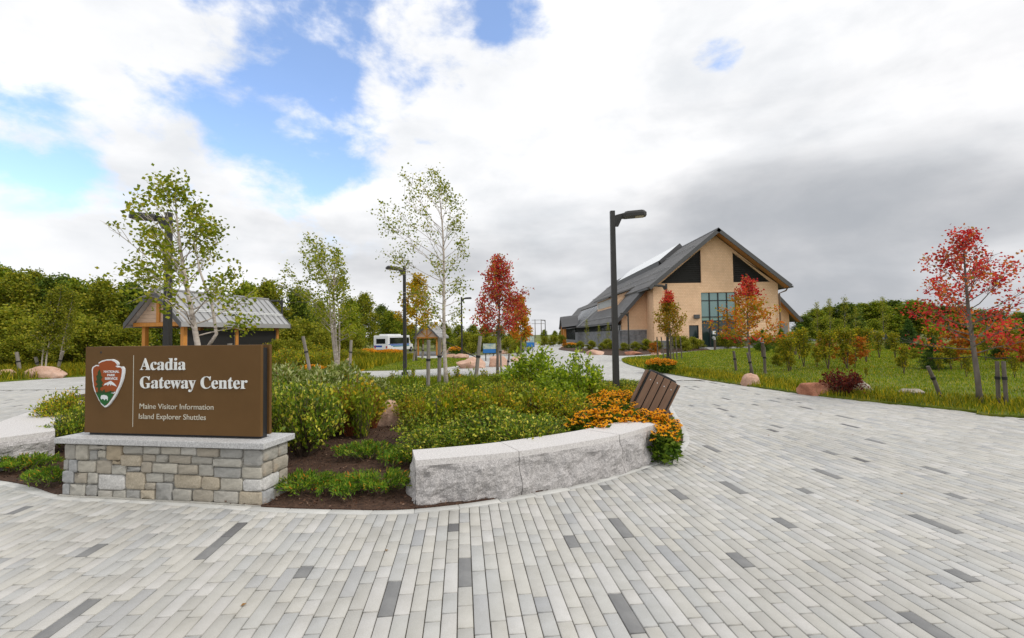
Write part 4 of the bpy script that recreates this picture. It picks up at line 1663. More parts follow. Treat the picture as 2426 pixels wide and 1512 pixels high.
# ------------------------------------------------------------------ shelters
def shelter(label, loc, rz, W, L, eave, rise, panels, braces=True):
    """ridge along local +y, front gable at y=0"""
    t = thing('shelter', label, 'shelter', loc, rz)
    hw = W / 2
    for s_ in (-1, 1):
        mb = MB()
        d = Vector((s_ * hw, 0, -rise)).normalized()
        n = Vector((-d.z, 0, d.x))
        n = n if n.z < 0 else -n
        P0, P1 = Vector((0, 0, eave + rise)), Vector((s_ * hw, 0, eave))
        mb.prism([P0, P1, P1 + n * .09, P0 + n * .09], (0, L, 0))
        rf = mb.build('roof', M_SEAM, t)
        k = 0
        y = .12
        while y < L:
            m2 = MB()
            m2.tube([P0 + Vector((0, y, .03)), P1 + Vector((0, y, .03))], .022, 4)
            m2.build('roof_seam', M_GREYMET, rf)
            y += .42
        m2 = MB()
        q = P0.lerp(P1, .72)
        for dz in (.10, .17):
            m2.tube([q + Vector((0, .1, dz)), q + Vector((0, L - .1, dz))], .016, 5)
        y = .3
        while y < L:
            m2.box((q.x - .02, y - .02, q.z), (q.x + .02, y + .02, q.z + .19))
            y += .84
        m2.build('snow_guard', M_WHITE, rf)
        m2 = MB()
        m2.prism([P1 + Vector((0, -.02, .02)), P1 + Vector((s_ * .04, -.02, .02)), P1 + Vector((s_ * .04, -.02, -.2)), P1 + Vector((0, -.02, -.2))], (0, L + .04, 0))
        m2.build('fascia', M_SEAM, t)
        for y in (-.06, L):
            m2 = MB()
            m2.prism([P0 + Vector((0, y, .04)), P1 + Vector((s_ * .05, y, .0)), P1 + Vector((s_ * .05, y, -.24)), P0 + Vector((0, y, -.24))], (0, .055, 0))
            m2.build('barge_board', M_TRIM, t)
    mb = MB()
    mb.box((-.07, -.05, eave + rise - .03), (.07, L + .05, eave + rise + .045), 0, .01)
    mb.build('ridge_cap', M_SEAM, t)
    # clapboard gables
    for y in (.30, L - .34):
        z = eave + .02
        while z < eave + rise - .3:
            w = hw * (1 - (z + .17 - eave) / rise) - .12
            if w > .08:
                mb = MB()
                mb.prism([(-w - .12, y, z), (w + .12, y, z), (w, y, z + .172), (-w, y, z + .172)], (0, .03, 0))
                mb.build('clapboard', M_CLAP, t)
            z += .178
        mb = MB()
        mb.box((-hw + .12, y - .06, eave - .16), (hw - .12, y + .06, eave + .01))
        mb.build('tie_beam', M_TIMBER, t)
        mb = MB()
        mb.box((-.08, y - .07, eave + .012), (.08, y - .004, eave + rise - .2))
        mb.build('king_post', M_TIMBER, t)
        for s_ in ((-1, 1) if braces else ()):
            mb = MB()
            mb.tube([(s_ * .06, y - .04, eave + .05), (s_ * hw * .45, y - .04, eave + rise * .47)], .05, 4, square=True)
            mb.build('brace', M_TIMBER, t)
    nb = 3
    ys = [.55 + (L - 1.1) * k / (nb - 1) for k in range(nb)]
    for s_ in (-1, 1):
        x = s_ * (hw - .42)
        for y in ys:
            mb = MB()
            mb.box((x - .09, y - .09, -.05), (x + .09, y + .09, eave - .16), 0, .012)
            mb.build('post', M_TIMBER, t)
        mb = MB()
        mb.box((x - .08, .25, eave - .158), (x + .08, L - .25, eave + .02))
        mb.build('plate_beam', M_TIMBER, t)
    if panels:
        x = hw - .42
        for a_, b_ in zip(ys, ys[1:]):
            mb = MB()
            mb.box((x - .03, a_ + .12, .35), (x + .03, b_ - .12, eave - .35))
            p = mb.build('display_panel', M_LOUVRE, t)
            m2 = MB()
            for q in ((a_ + .10, a_ + .14), (b_ - .14, b_ - .10)):
                m2.box((x - .05, q[0], .3), (x + .05, q[1], eave - .3))
            m2.build('panel_frame', M_TRIM, p)
    return t


M_CLAP = surf('clapboard_wood', [(.3, (.52, .36, .25)), (.7, (.62, .45, .33))], 3, .7, .15, 30, sc=(1, 1, 6))
nearg = Vector((-15.6, 20.0, 0))
farg = Vector((-14.05, 27.0, 0))
ang = math.atan2(-(farg.x - nearg.x), farg.y - nearg.y)
shelter('open timber shelter with grey seamed metal roof behind the left lamp post', (nearg.x, nearg.y, 0), ang, 2.95, 6.8, 2.35, 1.5, True, False)
p = At(1010, 60)
shelter('small timber shelter with a braced wooden gable beside the shuttle bus', (p.x, p.y, p.z), R(-4), 3.3, 6, 2.42, 1.7, False)


# ------------------------------------------------------------------ lamp posts
def lamp(label, x, y, H, az, W=.135, arm=.34, base_vis=True):
    """az = direction of the arm, measured from +x"""
    t = thing('lamp_post', label, 'lamp post', (x, y, gz(x, y)), 0, 'square lamp posts along the paths')
    h = W / 2
    mb = MB()
    mb.add([(-h, -h, 0), (h, -h, 0), (h, h, 0), (-h, h, 0), (-h * .76, -h * .76, H), (h * .76, -h * .76, H), (h * .76, h * .76, H), (-h * .76, h * .76, H)],
           [(4, 5, 6, 7), (0, 1, 5, 4), (1, 2, 6, 5), (2, 3, 7, 6), (3, 0, 4, 7)])
    mb.build('pole', M_POLE, t)
    MB().box((-h * 1.8, -h * 1.8, 0.02), (h * 1.8, h * 1.8, .17), 0, .02).build('base_cover', M_POLE, t)
    MB().tube([(0, 0, -.1), (0, 0, .035)], h * 3.2, 18).build('concrete_footing', M_CAPG, t)
    hd = empty('lamp_arm', (0, 0, 0), az)
    hd.parent = t
    x0 = h * .88
    ln = arm
    mb = MB()
    mb.prism([(x0, -.035, H - .36), (x0 + .07, -.035, H - .36), (x0 + .15, -.035, H - .19), (x0 + ln * .6, -.035, H - .17), (x0 + ln * .6, -.035, H - .06), (x0 + .02, -.035, H - .10), (x0, -.035, H - .11)], (0, .07, 0))
    mb.build('bracket', M_POLE, hd)
    mb = MB()
    a0, a1 = x0 + ln * .5, x0 + ln * .5 + .52
    prof = [(a0, .10), (a0 + .06, .15), (a1 - .07, .15), (a1, .09), (a1, -.09), (a1 - .07, -.15), (a0 + .06, -.15), (a0, -.10)]
    k = len(prof)
    vs = [(px_, py_, H - .17 + (px_ - a0) * .04) for px_, py_ in prof] + [(px_, py_, H - .10 + (px_ - a0) * .04) for px_, py_ in prof] + \
         [((px_ - (a0 + a1) / 2) * .8 + (a0 + a1) / 2, py_ * .75, H - .045 + (px_ - a0) * .04) for px_, py_ in prof]
    fs = [tuple(range(k))[::-1], tuple(range(2 * k, 3 * k))]
    for r_ in (0, k):
        fs += [(r_ + i, r_ + (i + 1) % k, r_ + k + (i + 1) % k, r_ + k + i) for i in range(k)]
    mb.add(vs, fs)
    head = mb.build('lamp_head', M_POLE, hd)
    head.parent = hd
    mb = MB()
    mb.box((a1 - .24, -.10, H - .164), (a1 - .05, .10, H - .156))
    mb.build('lens', plain('lamp_lens', (.50, .44, .32), .4), hd)
    return t


lamp('dark square lamp post rising from the orange flowers, lamp arm to the right', *At(1457, 10.5)[:2], 4.4, R(-8))
lamp('dark square lamp post behind the brown sign, lamp arm to the left', *At(397, 10.1)[:2], 4.4, R(188))
lamp('dark square lamp post standing at the paved path left of the tall birch', *At(959, 18.6)[:2], 4.42, R(215))
lamp('dark lamp post between the stakes of the orange tree before the building', *At(1581, 27.5)[:2], 4.5, R(176), .135)
lamp('thin dark lamp post close beside the crimson maple', *At(1094, 34)[:2], 4.45, R(5), .135)
lamp('thin lamp post against the trees just right of the near shelter', *At(668, 34)[:2], 4.45, R(190), .135)
lamp('thin lamp post in front of the grey stone dado of the building', *At(1489, 41.5)[:2], 3.45, R(180), .13, .25)
lamp('distant lamp post near the utility poles', *At(1292, 110)[:2], 5.0, R(180), .2, .5)


# ------------------------------------------------------------------ slatted bin, tipped over sideways
M_SLAT = surf('brown_recycled_slat', [(.3, (.17, .095, .058)), (.7, (.22, .13, .082))], 6, .6, .15, 40, sc=(6, 6, .6), bdist=.003)
bc = top_at(1526, 999, .16)
bin_ = thing('litter_bin', 'brown slatted litter bin tilted to the right among the orange flowers', 'bin', (bc[0], bc[1] + .25, .10))
bin_.rotation_euler = (R(-6), R(27), R(-14))
BWd, BL_ = .245, .84
MB().box((-BWd + .02, -BWd + .02, .03), (BWd - .02, BWd - .02, BL_ - .05)).build('liner', M_BLACK, bin_)
for sx in (-1, 1):
    for sy in (-1, 1):
        MB().box((sx * (BWd - .015) - .02, sy * (BWd - .015) - .02, 0), (sx * (BWd - .015) + .02, sy * (BWd - .015) + .02, BL_ - .01)).build('corner_post', M_BLACK, bin_)
sw = (2 * BWd - .02) / 4
for k in range(4):
    a = -BWd + .01 + k * sw
    for ax, s_ in ((0, -1), (0, 1), (1, -1), (1, 1)):
        mb = MB()
        lo, hi = a + .008, a + sw - .008
        if ax == 0:
            mb.box((lo, s_ * (BWd + .028) - .014, .0), (hi, s_ * (BWd + .028) + .014, BL_), 0, .005)
        else:
            mb.box((s_ * (BWd + .028) - .014, lo, .0), (s_ * (BWd + .028) + .014, hi, BL_), 0, .005)
        sl = mb.build('slat', M_SLAT, bin_)
        if ax == 0 and s_ < 0:
            for zz in (.16, BL_ - .13):
                MB().tube([((lo + hi) / 2, -(BWd + .044), zz), ((lo + hi) / 2, -(BWd + .040), zz)], .008, 8).build('bolt', M_WHITE, sl)
rimb = MB()
n_ = 28
for k in range(n_):
    t0, t1 = 2 * math.pi * k / n_, 2 * math.pi * (k + 1) / n_
    q = []
    for r_, z in ((.235, BL_ + .0), (.235, BL_ + .035), (.16, BL_ + .045), (.16, BL_ - .02)):
        q += [(r_ * math.cos(t0), r_ * math.sin(t0), z), (r_ * math.cos(t1), r_ * math.sin(t1), z)]
    rimb.add(q, [(0, 1, 3, 2), (2, 3, 5, 4), (4, 5, 7, 6)])
rimb.build('lid_ring', M_BLACK, bin_)


# ------------------------------------------------------------------ boulders
def boulder(label, px, pyb, wpx, hpx, mat, seed, group=None, flatk=.8, Y=None, zb_=None):
    p = G(px, pyb)
    sc_ = p.y / FPX
    w, h = wpx * sc_, hpx * sc_
    r = random.Random(seed)
    from mathutils import noise
    bm = bmesh.new()
    bmesh.ops.create_icosphere(bm, subdivisions=4, radius=1)
    cuts = []
    for k in range(15):
        d = Vector((r.gauss(0, 1), r.gauss(0, 1), r.gauss(0, .8) + .3)).normalized()
        cuts.append((d, r.uniform(.60, .88)))
    off = Vector((seed * 3.3, seed * 1.7, 0))
    for v_ in bm.verts:
        c = v_.co.copy()
        for d, lim in cuts:
            q = c.dot(d)
            if q > lim:
                c -= d * (q - lim) * .98
        c *= 1 + .11 * noise.noise(c * 1.7 + off) + .05 * noise.noise(c * 4.5 + off) + .03 * noise.noise(c * 11 + off)
        v_.co = Vector((c.x * w * .56, c.y * w * flatk * .5, c.z * h * .80 + h * .24))
    me = bpy.data.meshes.new('boulder')
    bm.to_mesh(me)
    bm.free()
    me.polygons.foreach_set('use_smooth', [True] * len(me.polygons))
    me.materials.append(mat)
    o = link('boulder', me, None, (p.x, p.y + w * .25, p.z + (zb_ or 0)), (0, 0, r.uniform(-.3, .3)))
    tag(o, label, 'boulder', group)
    return o


boulder('large pale pink boulder on the grass verge left of the sign', 92, 898, 84, 28, M_PINK, 1, zb_=.03)
boulder('pale boulder cut by the left picture edge on the verge', 4, 899, 46, 20, M_PINK, 2, zb_=.03)
boulder('small pale rock among weeds near the birch stakes at left', 222, 869, 34, 11, M_GREYROCK, 3, zb_=.03)
boulder('large rounded pink boulder at the lawn edge left of the crimson maple', 1113, 873, 76, 28, M_PINK, 4)
boulder('high pink boulder just behind the crimson maple trunk', 1182, 869, 56, 30, M_PINK, 5)
boulder('small flat pink rock lying on the middle lawn', 876, 863, 26, 9, M_PINK, 6, zb_=.03)
boulder('pink rock half hidden by the willow shrub at the lawn', 822, 868, 34, 18, M_PINK, 7, zb_=.03)
boulder('low pink rock beside the far left stake of the young birch', 738, 856, 44, 12, M_PINK, 8, zb_=.03)
boulder('pink rock under the small shelter, behind a pale stake', 1068, 848, 28, 12, M_PINK, 9)
boulder('low pink rock on paving right of the pale stakes', 1093, 850, 44, 11, M_PINK, 10)
boulder('small square pink rock below the far orange flowers', 1067, 837, 22, 14, M_PINK, 11)
boulder('pink rock beside the thin lamp post left of the blue panel', 1108, 839, 30, 10, M_PINK, 12)
boulder('pink rock in the planting right of the blue panel', 1196, 839, 28, 10, M_PINK, 13)
boulder('flat orange pink rock at the planting by the building corner', 1412, 841, 46, 13, M_PINK, 14)
boulder('small brown red rock behind the lamp post by the building planting', 1505, 841, 46, 9, M_REDROCK, 15)
boulder('small pink rock at the tip of the right lawn', 1556, 842, 26, 8, M_PINK, 16)
boulder('squarish pink boulder at the edge of the right lawn below the tree stakes', 1784, 915, 44, 28, M_PINK, 17)
boulder('broad red granite boulder beside the maroon shrub', 1950, 938, 86, 33, M_REDROCK, 18)
boulder('pointed grey rock just right of the maroon shrub', 2048, 934, 46, 32, M_GREYROCK, 19)
boulder('low grey rock in the long grass left of the red maple', 2176, 941, 58, 17, M_GREYROCK, 20, zb_=.05)
boulder('pink boulder bedded among shrubs behind the granite bench', 906, 1030, 80, 66, M_PINK, 21, zb_=.12)
boulder('pinkish rock under the red stemmed shrub in the bed', 800, 1040, 62, 30, M_PINK, 22, zb_=.08)
boulder('small pink rock behind the bright green shrub', 1330, 893, 46, 11, M_PINK, 23)
boulder('pink rock at the paving left of the bright green shrub', 1225, 858, 40, 12, M_PINK, 24)
boulder('small rock by the porch of the building', 1340, 824, 24, 7, M_PINK, 25)
boulder('long low pale stone far down the path left of the porch', 1288, 815.5, 36, 6, M_GREYROCK, 26)


# ------------------------------------------------------------------ shuttle bus
def wheel(parent, x, y, r, w, s_):
    t = MB().tube([(x, y - w / 2, r), (x, y + w / 2, r)], r, 18).build('wheel', plain('tyre', (.015, .015, .015), .85), parent)
    MB().tube([(x, y + s_ * (w / 2 - .02), r), (x, y + s_ * (w / 2 + .012), r)], r * .55, 14).build('rim', M_GREYMET, t)
    return t


p = At(902, 70)
bus = thing('shuttle_bus', 'white shuttle bus with blue and green side mural seen from behind', 'bus', (p.x, p.y, p.z), R(77))
M_BUSW = plain('bus_white', (.74, .75, .75), .35)
M_BUSG = glass('bus_glass', (.012, .015, .016), .06)
L_, W_, H_ = 8.6, 2.45, 2.75
MB().box((0, -W_ / 2, .42), (L_ - 1.2, W_ / 2, H_), 0, .12).build('body', M_BUSW, bus)
MB().prism([(L_ - 1.3, -W_ / 2 + .1, .45), (L_ + .2, -W_ / 2 + .1, .45), (L_ + .2, -W_ / 2 + .1, 1.25), (L_ - .6, -W_ / 2 + .1, 1.4), (L_ - 1.2, -W_ / 2 + .1, 2.2), (L_ - 1.3, -W_ / 2 + .1, 2.2)], (0, W_ - .2, 0)).build('cab', M_BUSW, bus)
for s_ in (-1, 1):
    MB().box((.5, s_ * (W_ / 2 + .006) - .008, 1.45), (L_ - 1.5, s_ * (W_ / 2 + .006) + .008, 2.4), 0).build('window_band', M_BUSG, bus)
    for k, c_ in enumerate(((.01, .07, .36), (.02, .16, .45), (.01, .20, .20))):
        MB().box((.1 + k * .7, s_ * (W_ / 2 + .005) - .006 - k * .002, 1.30 - k * .16), (L_ - 1.4, s_ * (W_ / 2 + .005) + .006 + k * .002, 1.42 - k * .16)).build('mural_stripe', plain('mural_%d' % k, c_, .4), bus)
    for x in (1.7, L_ - .55):
        wheel(bus, x, s_ * (W_ / 2 - .16), .42, .28, s_)
    MB().box((-.012, s_ * .95 - .1, .8), (.02, s_ * .95 + .1, 1.15)).build('tail_light', plain('tail_red', (.4, .02, .02), .3), bus)
    MB().box((L_ - 1.0, s_ * (W_ / 2 + .15) - .08, 1.6), (L_ - .9, s_ * (W_ / 2 + .15) + .08, 2.0)).build('mirror', M_BLACK, bus)
MB().box((-.012, -.75, 1.5), (.01, .75, 2.25)).build('rear_window', M_BUSG, bus)
MB().box((-.010, -.2, .98), (.01, W_ / 2 - .1, 1.25)).build('rear_mural', plain('mural_0', (.01, .07, .36), .4), bus)
MB().box((-.14, -W_ / 2 + .1, .40), (-.002, W_ / 2 - .1, .62), 0, .03).build('bumper', M_BLACK, bus)
for a_, b_ in ((.9, 3.0), (3.8, 5.2)):
    MB().box((a_, -.75, H_ - .02), (b_, .75, H_ + .2), 0, .07).build('roof_unit', M_BUSW, bus)
MB().box((.3, -.5, .98), (L_ - 1.6, -.5, .98)) if False else None


# ------------------------------------------------------------------ parked car
def car(label, loc, rz, col):
    t = thing('parked_car', label, 'car', loc, rz)
    paint = plain('car_paint_%d' % int(col[2] * 1000), col, .25, .4)
    body = [(-2.1, .32), (2.1, .32), (2.15, .62), (2.0, .82), (1.0, .93), (-1.5, .98), (-2.1, .9), (-2.18, .6)]
    MB().prism([(x, -.86, z) for x, z in body], (0, 1.72, 0)).build('body', paint, t)
    cabn = [(1.05, .93), (.35, 1.42), (-1.1, 1.44), (-1.75, .98)]
    cb = MB()
    k = len(cabn)
    cb.add([(x, -.80 + (.14 if z > 1.2 else 0), z) for x, z in cabn] + [(x, .80 - (.14 if z > 1.2 else 0), z) for x, z in cabn],
           [tuple(range(k)), tuple(range(k, 2 * k))[::-1]] + [(i, (i + 1) % k, k + (i + 1) % k, k + i) for i in range(k)])
    cb.build('cabin_glass', M_BUSG, t)
    MB().box((-1.1, -.64, 1.425), (.36, .64, 1.47), 0, .02).build('roof', paint, t)
    for x in (-1.32, 1.32):
        for s_ in (-1, 1):
            wheel(t, x, s_ * .76, .32, .2, s_)
    for s_ in (-1, 1):
        MB().box((2.02, s_ * .6 - .2, .62), (2.13, s_ * .6 + .2, .76)).build('headlight', M_WHITE, t)
        MB().box((-2.17, s_ * .62 - .18, .7), (-2.08, s_ * .62 + .18, .85)).build('tail_light', plain('tail_red', (.4, .02, .02), .3), t)
    return t


p = At(826, 52)
car('silver car parked behind the young birch left of the bus', (p.x, p.y, p.z), R(160), (.45, .48, .5))
p = At(2058, 62)
car('dark car parked far off behind the rust coloured saplings', (p.x, p.y, .05), R(4), (.05, .055, .06))


# ------------------------------------------------------------------ information panels, poles, bollards
def wayside(label, px, Y, w, z0, z1, base_y, blue=True):
    p = At(px, Y)
    t = thing('information_panel', label, 'sign', (p.x, p.y, p.z), R(4))
    for s_ in (-1, 1):
        MB().box((s_ * w * .3 - .03, -.03, -.05), (s_ * w * .3 + .03, .03, z0 + .05)).build('leg', M_BLACK, t)
    MB().box((-w / 2 - .03, -.025, z0 - .03), (w / 2 + .03, .025, z1 + .03), 0, .01).build('frame', M_BLACK, t)
    hb = z0 + (z1 - z0) * .42
    pa = MB().box((-w / 2, -.034, z0), (w / 2, -.0255, hb)).build('printed_panel', plain('panel_blue', (.02, .15, .42), .4), t)
    m_map = surf('panel_map', [(.3, (.10, .25, .38)), (.5, (.38, .44, .36)), (.7, (.6, .6, .5))], 7, .4)
    MB().box((-w / 2, -.034, hb + .005), (w / 2, -.0255, z1)).build('printed_map', m_map, t)
    return t


wayside('blue bottomed map panel on two legs behind the crimson maple', 1159, 28.7, .78, .48, 1.06, 0)
wayside('upright blue information board left of the utility poles', 1256, 42, .72, .55, 1.5, 0)
for px, lab in ((1268, 'left one of the two far utility poles with crossarms'), (1282.5, 'right one of the two far utility poles with crossarms')):
    p = At(px, 205)
    t = thing('utility_pole', lab, 'utility pole', (p.x, p.y, -1), 0, 'utility poles on the horizon')
    MB().tube([(0, 0, 0), (0, 0, 9.2)], [.2, .14], 7).build('pole', M_BARK, t)
    for z in (8.9, 7.3):
        MB().box((-1.5, -.08, z - .08), (1.5, .08, z + .08)).build('crossarm', M_BARK, t)
for px, py, lab in ((1808, 852, 'short curved path light among the tree stakes'), (1884, 846, 'short curved path light in front of the small conifers'), (1694, 834, 'short curved path light before the glass doors')):
    p = G(px, py)
    t = thing('path_light', lab, 'path light', (p.x, p.y, lz(p.x, p.y)), R(-90), 'low path lights')
    MB().tube([(0, 0, -.05), (0, 0, .82)], .085, 10).build('post', plain('bollard_brown', (.09, .065, .05), .6), t)
    MB().tube([(0, 0, .80), (-.05, 0, .95), (-.2, 0, 1.02), (-.36, 0, .96)], [.085, .1, .1, .07], 10).build('hood', M_GREYMET, t)
# small yellow building far right
p = At(2110, 85)
yb = thing('yellow_shed', 'low yellow building far behind the conifers at right', 'building', (p.x, p.y, 0))
MB().box((-2.6, 0, 0), (2.6, 5, 2.9)).build('wall', plain('yellow_wall', (.55, .36, .07), .8), yb)
MB().prism([(-2.9, -.3, 2.9), (2.9, -.3, 2.9), (0, -.3, 4.0)], (0, 5.6, 0)).build('roof', plain('yellow_roof', (.45, .30, .07), .8), yb)
MB().box((-.6, -.03, .0), (.6, -.002, 2.2)).build('door', M_TRIM, yb)
region('parking_lot', [(24, 58), (62, 50), (80, 78), (30, 84)], .12, M_ASPHALT, 6, .1)


# ------------------------------------------------------------------ plants
def prof(pts, t):
    for (a, ra), (b, rb) in zip(pts, pts[1:]):
        if a <= t <= b:
            return ra + (rb - ra) * (t - a) / max(1e-9, b - a)
    return pts[-1][1]


def grow(seed, H, r0, profile, nb, nsub, k, leafL, lw=.36, lean=(0, 0), bias=(0, 0), cb=.25, elev=(15, 65), sig=.10, stems=1, spread=.25,
         leaf_from=.3, bare=0.0, flat=0.2, up=-.1, curve=.25, twig_r=.006, sub_len=.38, tmin=.0):
    """wood (MB) and leaf arrays of a tree standing at the origin"""
    rng = random.Random(seed)
    nr = np.random.default_rng(seed)
    wood = MB()
    clus, cdir = [], []
    Lmax = max(q[1] for q in profile)

    def trunk_path(si):
        a = si * 2.4 + rng.random()
        sx, sy = (math.cos(a) * spread, math.sin(a) * spread) if stems > 1 else (0, 0)
        ph = rng.random() * 6
        wob = H * .012

        def f(t):
            return Vector((lean[0] * t ** 1.4 + sx * H * .5 * t ** 1.2 + wob * math.sin(5 * t + ph) - wob * math.sin(ph), lean[1] * t ** 1.4 + sy * H * .5 * t ** 1.2 + wob * math.cos(4 * t + ph) - wob * math.cos(ph), H * t))
        return f
    for si in range(stems):
        f = trunk_path(si)
        hh = 1.0 if si == 0 else rng.uniform(.75, .95)
        rr = r0 if stems == 1 else r0 * rng.uniform(.6, .9)
        N = 12
        ts = [hh * i / N for i in range(N + 1)]
        wood.tube([f(t) for t in ts], [max(.006, rr * max(0, 1 - t / hh) ** .75 * (1.25 if t == 0 else 1) + .004) for t in ts], 8)
        n_b = nb if stems == 1 else max(4, int(nb / stems))
        for i in range(n_b):
            t = cb + (hh - cb) * ((i + rng.random() * .8) / n_b) ** .95
            az = i * 2.39996 + rng.uniform(-.5, .5)
            d = Vector((math.cos(az), math.sin(az), 0))
            L = max(tmin, prof(profile, t) * rng.uniform(.7, 1.12) * max(.25, 1 + d.x * bias[0] + d.y * bias[1]))
            e = R(elev[0] + (elev[1] - elev[0]) * ((t - cb) / max(.01, hh - cb)) + rng.uniform(-10, 10))
            p0 = f(t)
            dirv = Vector((d.x * math.cos(e), d.y * math.cos(e), math.sin(e)))
            pts = [p0]
            for s in range(1, 6):
                q = dirv + Vector((bias[0] * .35 * s / 5, bias[1] * .35 * s / 5, curve * s / 5)) + Vector((rng.gauss(0, .09), rng.gauss(0, .09), rng.gauss(0, .07)))
                pts.append(pts[-1] + q.normalized() * (L / 5))
            rb = max(twig_r, min(.30 * rr * max(0, 1 - t / hh) ** .7 + .003, L * .022))
            wood.tube(pts, [rb * (1 - .16 * s) for s in range(6)], 5, cap=False)
            leafless = rng.random() < bare
            ns_ = max(1, int(nsub * (L / Lmax) ** .8 * 1.25 + rng.random()))
            for j in range(ns_):
                u = leaf_from + (1 - leaf_from) * (j + rng.random()) / ns_
                x = u * 5
                a = min(int(x), 4)
                b0 = pts[a].lerp(pts[a + 1], x - a)
                dd = (pts[a + 1] - pts[a]).normalized()
                sd = (dd * .7 + Vector((rng.gauss(0, .6), rng.gauss(0, .6), rng.gauss(.1, .4)))).normalized()
                sl = L * sub_len * rng.uniform(.5, 1.1) * (1.1 - .5 * u)
                b1 = b0 + sd * sl
                bm_ = b0.lerp(b1, .55) + Vector((0, 0, sl * .06))
                wood.tube([b0, bm_, b1], [rb * .4 + .001, rb * .3 + .001, .0015], 3, cap=False)
                if leafless and rng.random() < .8:
                    continue
                for q in (.35, .7, 1.0):
                    clus.append(b0.lerp(b1, q))
                    cdir.append(sd)
            if not leafless:
                clus.append(pts[-1])
                cdir.append(dirv)
    cl = np.array([tuple(c) for c in clus])
    cd = np.array([tuple(c) for c in cdir])
    n = len(cl) * k
    Pn = np.repeat(cl, k, 0) + nr.normal(0, sig, (n, 3))
    A, B = rand_frames(nr, n, up, flat)
    A = A + np.repeat(cd, k, 0) * .5 + np.array([bias[0], bias[1], 0]) * .4
    A /= np.linalg.norm(A, axis=1, keepdims=True)
    B = np.cross(A, nr.normal(size=(n, 3)))
    B /= np.linalg.norm(B, axis=1, keepdims=True) + 1e-9
    Ls = leafL * nr.uniform(.65, 1.25, n)
    v, f_ = leaf_quads(Pn, A, B, Ls, Ls * lw, .08)
    return wood, v, f_


def tree(name, label, cat, loc, wood, v, f, leafm, barkm, group=None, rz=0, extra=None):
    t = thing(name, label, cat, loc, rz, group)
    wood.build('trunk', barkm, t, smooth=True)
    if extra is None:
        link('crown', np_mesh('crown', v, f, leafm), t)
    else:
        # second leaf colour high up / on one side
        c = v[f].mean(1)
        mi = extra(c).astype(np.int32)
        link('crown', np_mesh('crown', v, f, leafm, mi=mi), t)
    return t


def stake(label, p0, p1, r=.03, group='weathered tree stakes', mat=None):
    """p0, p1 = bottom and top points"""
    p0, p1 = Vector(p0), Vector(p1)
    t = thing('tree_stake', label, 'stake', p0, 0, group)
    MB().tube([(0, 0, -.1)] + [(p1 - p0) * q for q in (.5, 1)], [r, r, r * .95], 8).build('post', mat or M_STAKE, t)
    q = (p1 - p0) * .62
    n = (p1 - p0).normalized()
    MB().tube([q - n * .03, q + n * .03], r * 1.25, 8).build('strap_wrap', M_STRAP, t)
    return t


def stake_px(label, xb, yb, xt, yt, w, Y=None):
    b = G(xb, yb) if Y is None else At(xb, Y)
    d = ray(xt, yt)
    top = Vector((d.x / d.y * b.y, b.y + random.uniform(-.1, .1), EYE + d.z / d.y * b.y))
    z0 = bz(b.x, b.y) if inside(b, BEDn) else b.z
    return stake(label, (b.x, b.y, z0 - .02), top, w * b.y / FPX / 2)


def tie(a, b, label, r=.012):
    m = (Vector(a) + Vector(b)) / 2 - Vector((0, 0, .03))
    o = MB().tube([Vector(a), m, Vector(b)], r, 5).build('strap', M_STRAP)
    return tag(o, label, 'strap', 'black tree ties')


# --- near birch behind the sign (forked, wind blown to the left)
b1 = Vector((-5.72, 8.6, 0))
b1.z = bz(b1.x, b1.y)
w_, v_, f_ = grow(31, 4.12, .060, [(.28, 1.9), (.45, 1.6), (.7, 1.2), (1, .35)], 36, 7, 7, .074, .42, lean=(-.5, 0), bias=(-.30, .05), cb=.36, elev=(18, 62), sig=.085,
                   leaf_from=.42, bare=.14, up=-.25)
w_.tube([(.01, 0, 1.25), (.22, -.02, 1.55), (.12, 0, 2.1), (-.1, 0, 2.7), (-.25, 0, 3.4)], [.034, .030, .025, .018, .008], 7)
cen_ = v_[f_].mean(1) + np.array(b1)
pj_ = np.array([proj(c) for c in cen_])
f_ = f_[~((((pj_[:, 0] - 378) / 58) ** 2 + ((pj_[:, 1] - 511) / 26) ** 2 < 1) & (np.random.default_rng(2).random(len(f_)) < .75))]
tree('birch_tree', 'pale trunked young birch with sparse green leaves right behind the brown sign', 'tree', b1, w_, v_, f_, L_BIRCH, M_BIRCH)
# --- multi stemmed birch, middle left
p = At(800, 16.5)
w_, v_, f_ = grow(32, 4.6, .06, [(.25, 1.35), (.5, 1.5), (.8, 1.1), (1, .4)], 54, 6, 5, .085, .42, lean=(-.3, 0), bias=(-.42, 0), cb=.3, elev=(20, 65), sig=.09, stems=4, spread=.12,
                   leaf_from=.4, bare=.18, up=-.2)
tree('birch_tree', 'multi stemmed young birch leaning left between the shelter and the lamp post', 'tree', p, w_, v_, f_, L_BIRCH, M_BIRCH)
# --- tall birch in the island
b3 = G(1058, 922)
b3.z = bz(b3.x, b3.y)
w_, v_, f_ = grow(33, 6.2, .060, [(.25, .8), (.45, 1.45), (.7, 1.6), (.9, 1.0), (1, .3)], 56, 6, 5, .070, .42, lean=(-.3, 0), bias=(-.42, 0), cb=.27, elev=(10, 60), sig=.09,
                   leaf_from=.5, bare=.34, up=-.2, sub_len=.42)
tree('birch_tree', 'tall slender white birch with thin wind blown crown standing among three stakes', 'tree', b3, w_, v_, f_, L_BIRCH, M_BIRCH)
# --- yellow tree
p = At(986, 29.5)
w_, v_, f_ = grow(34, 5.25, .06, [(.28, 1.15), (.5, 1.35), (.8, .8), (1, .3)], 34, 5, 5, .16, .42, cb=.36, elev=(10, 60), sig=.13, leaf_from=.35)
tree('yellow_tree', 'young tree with golden yellow leaves on the middle lawn', 'tree', p, w_, v_, f_, L_YELLOW, M_BARK)
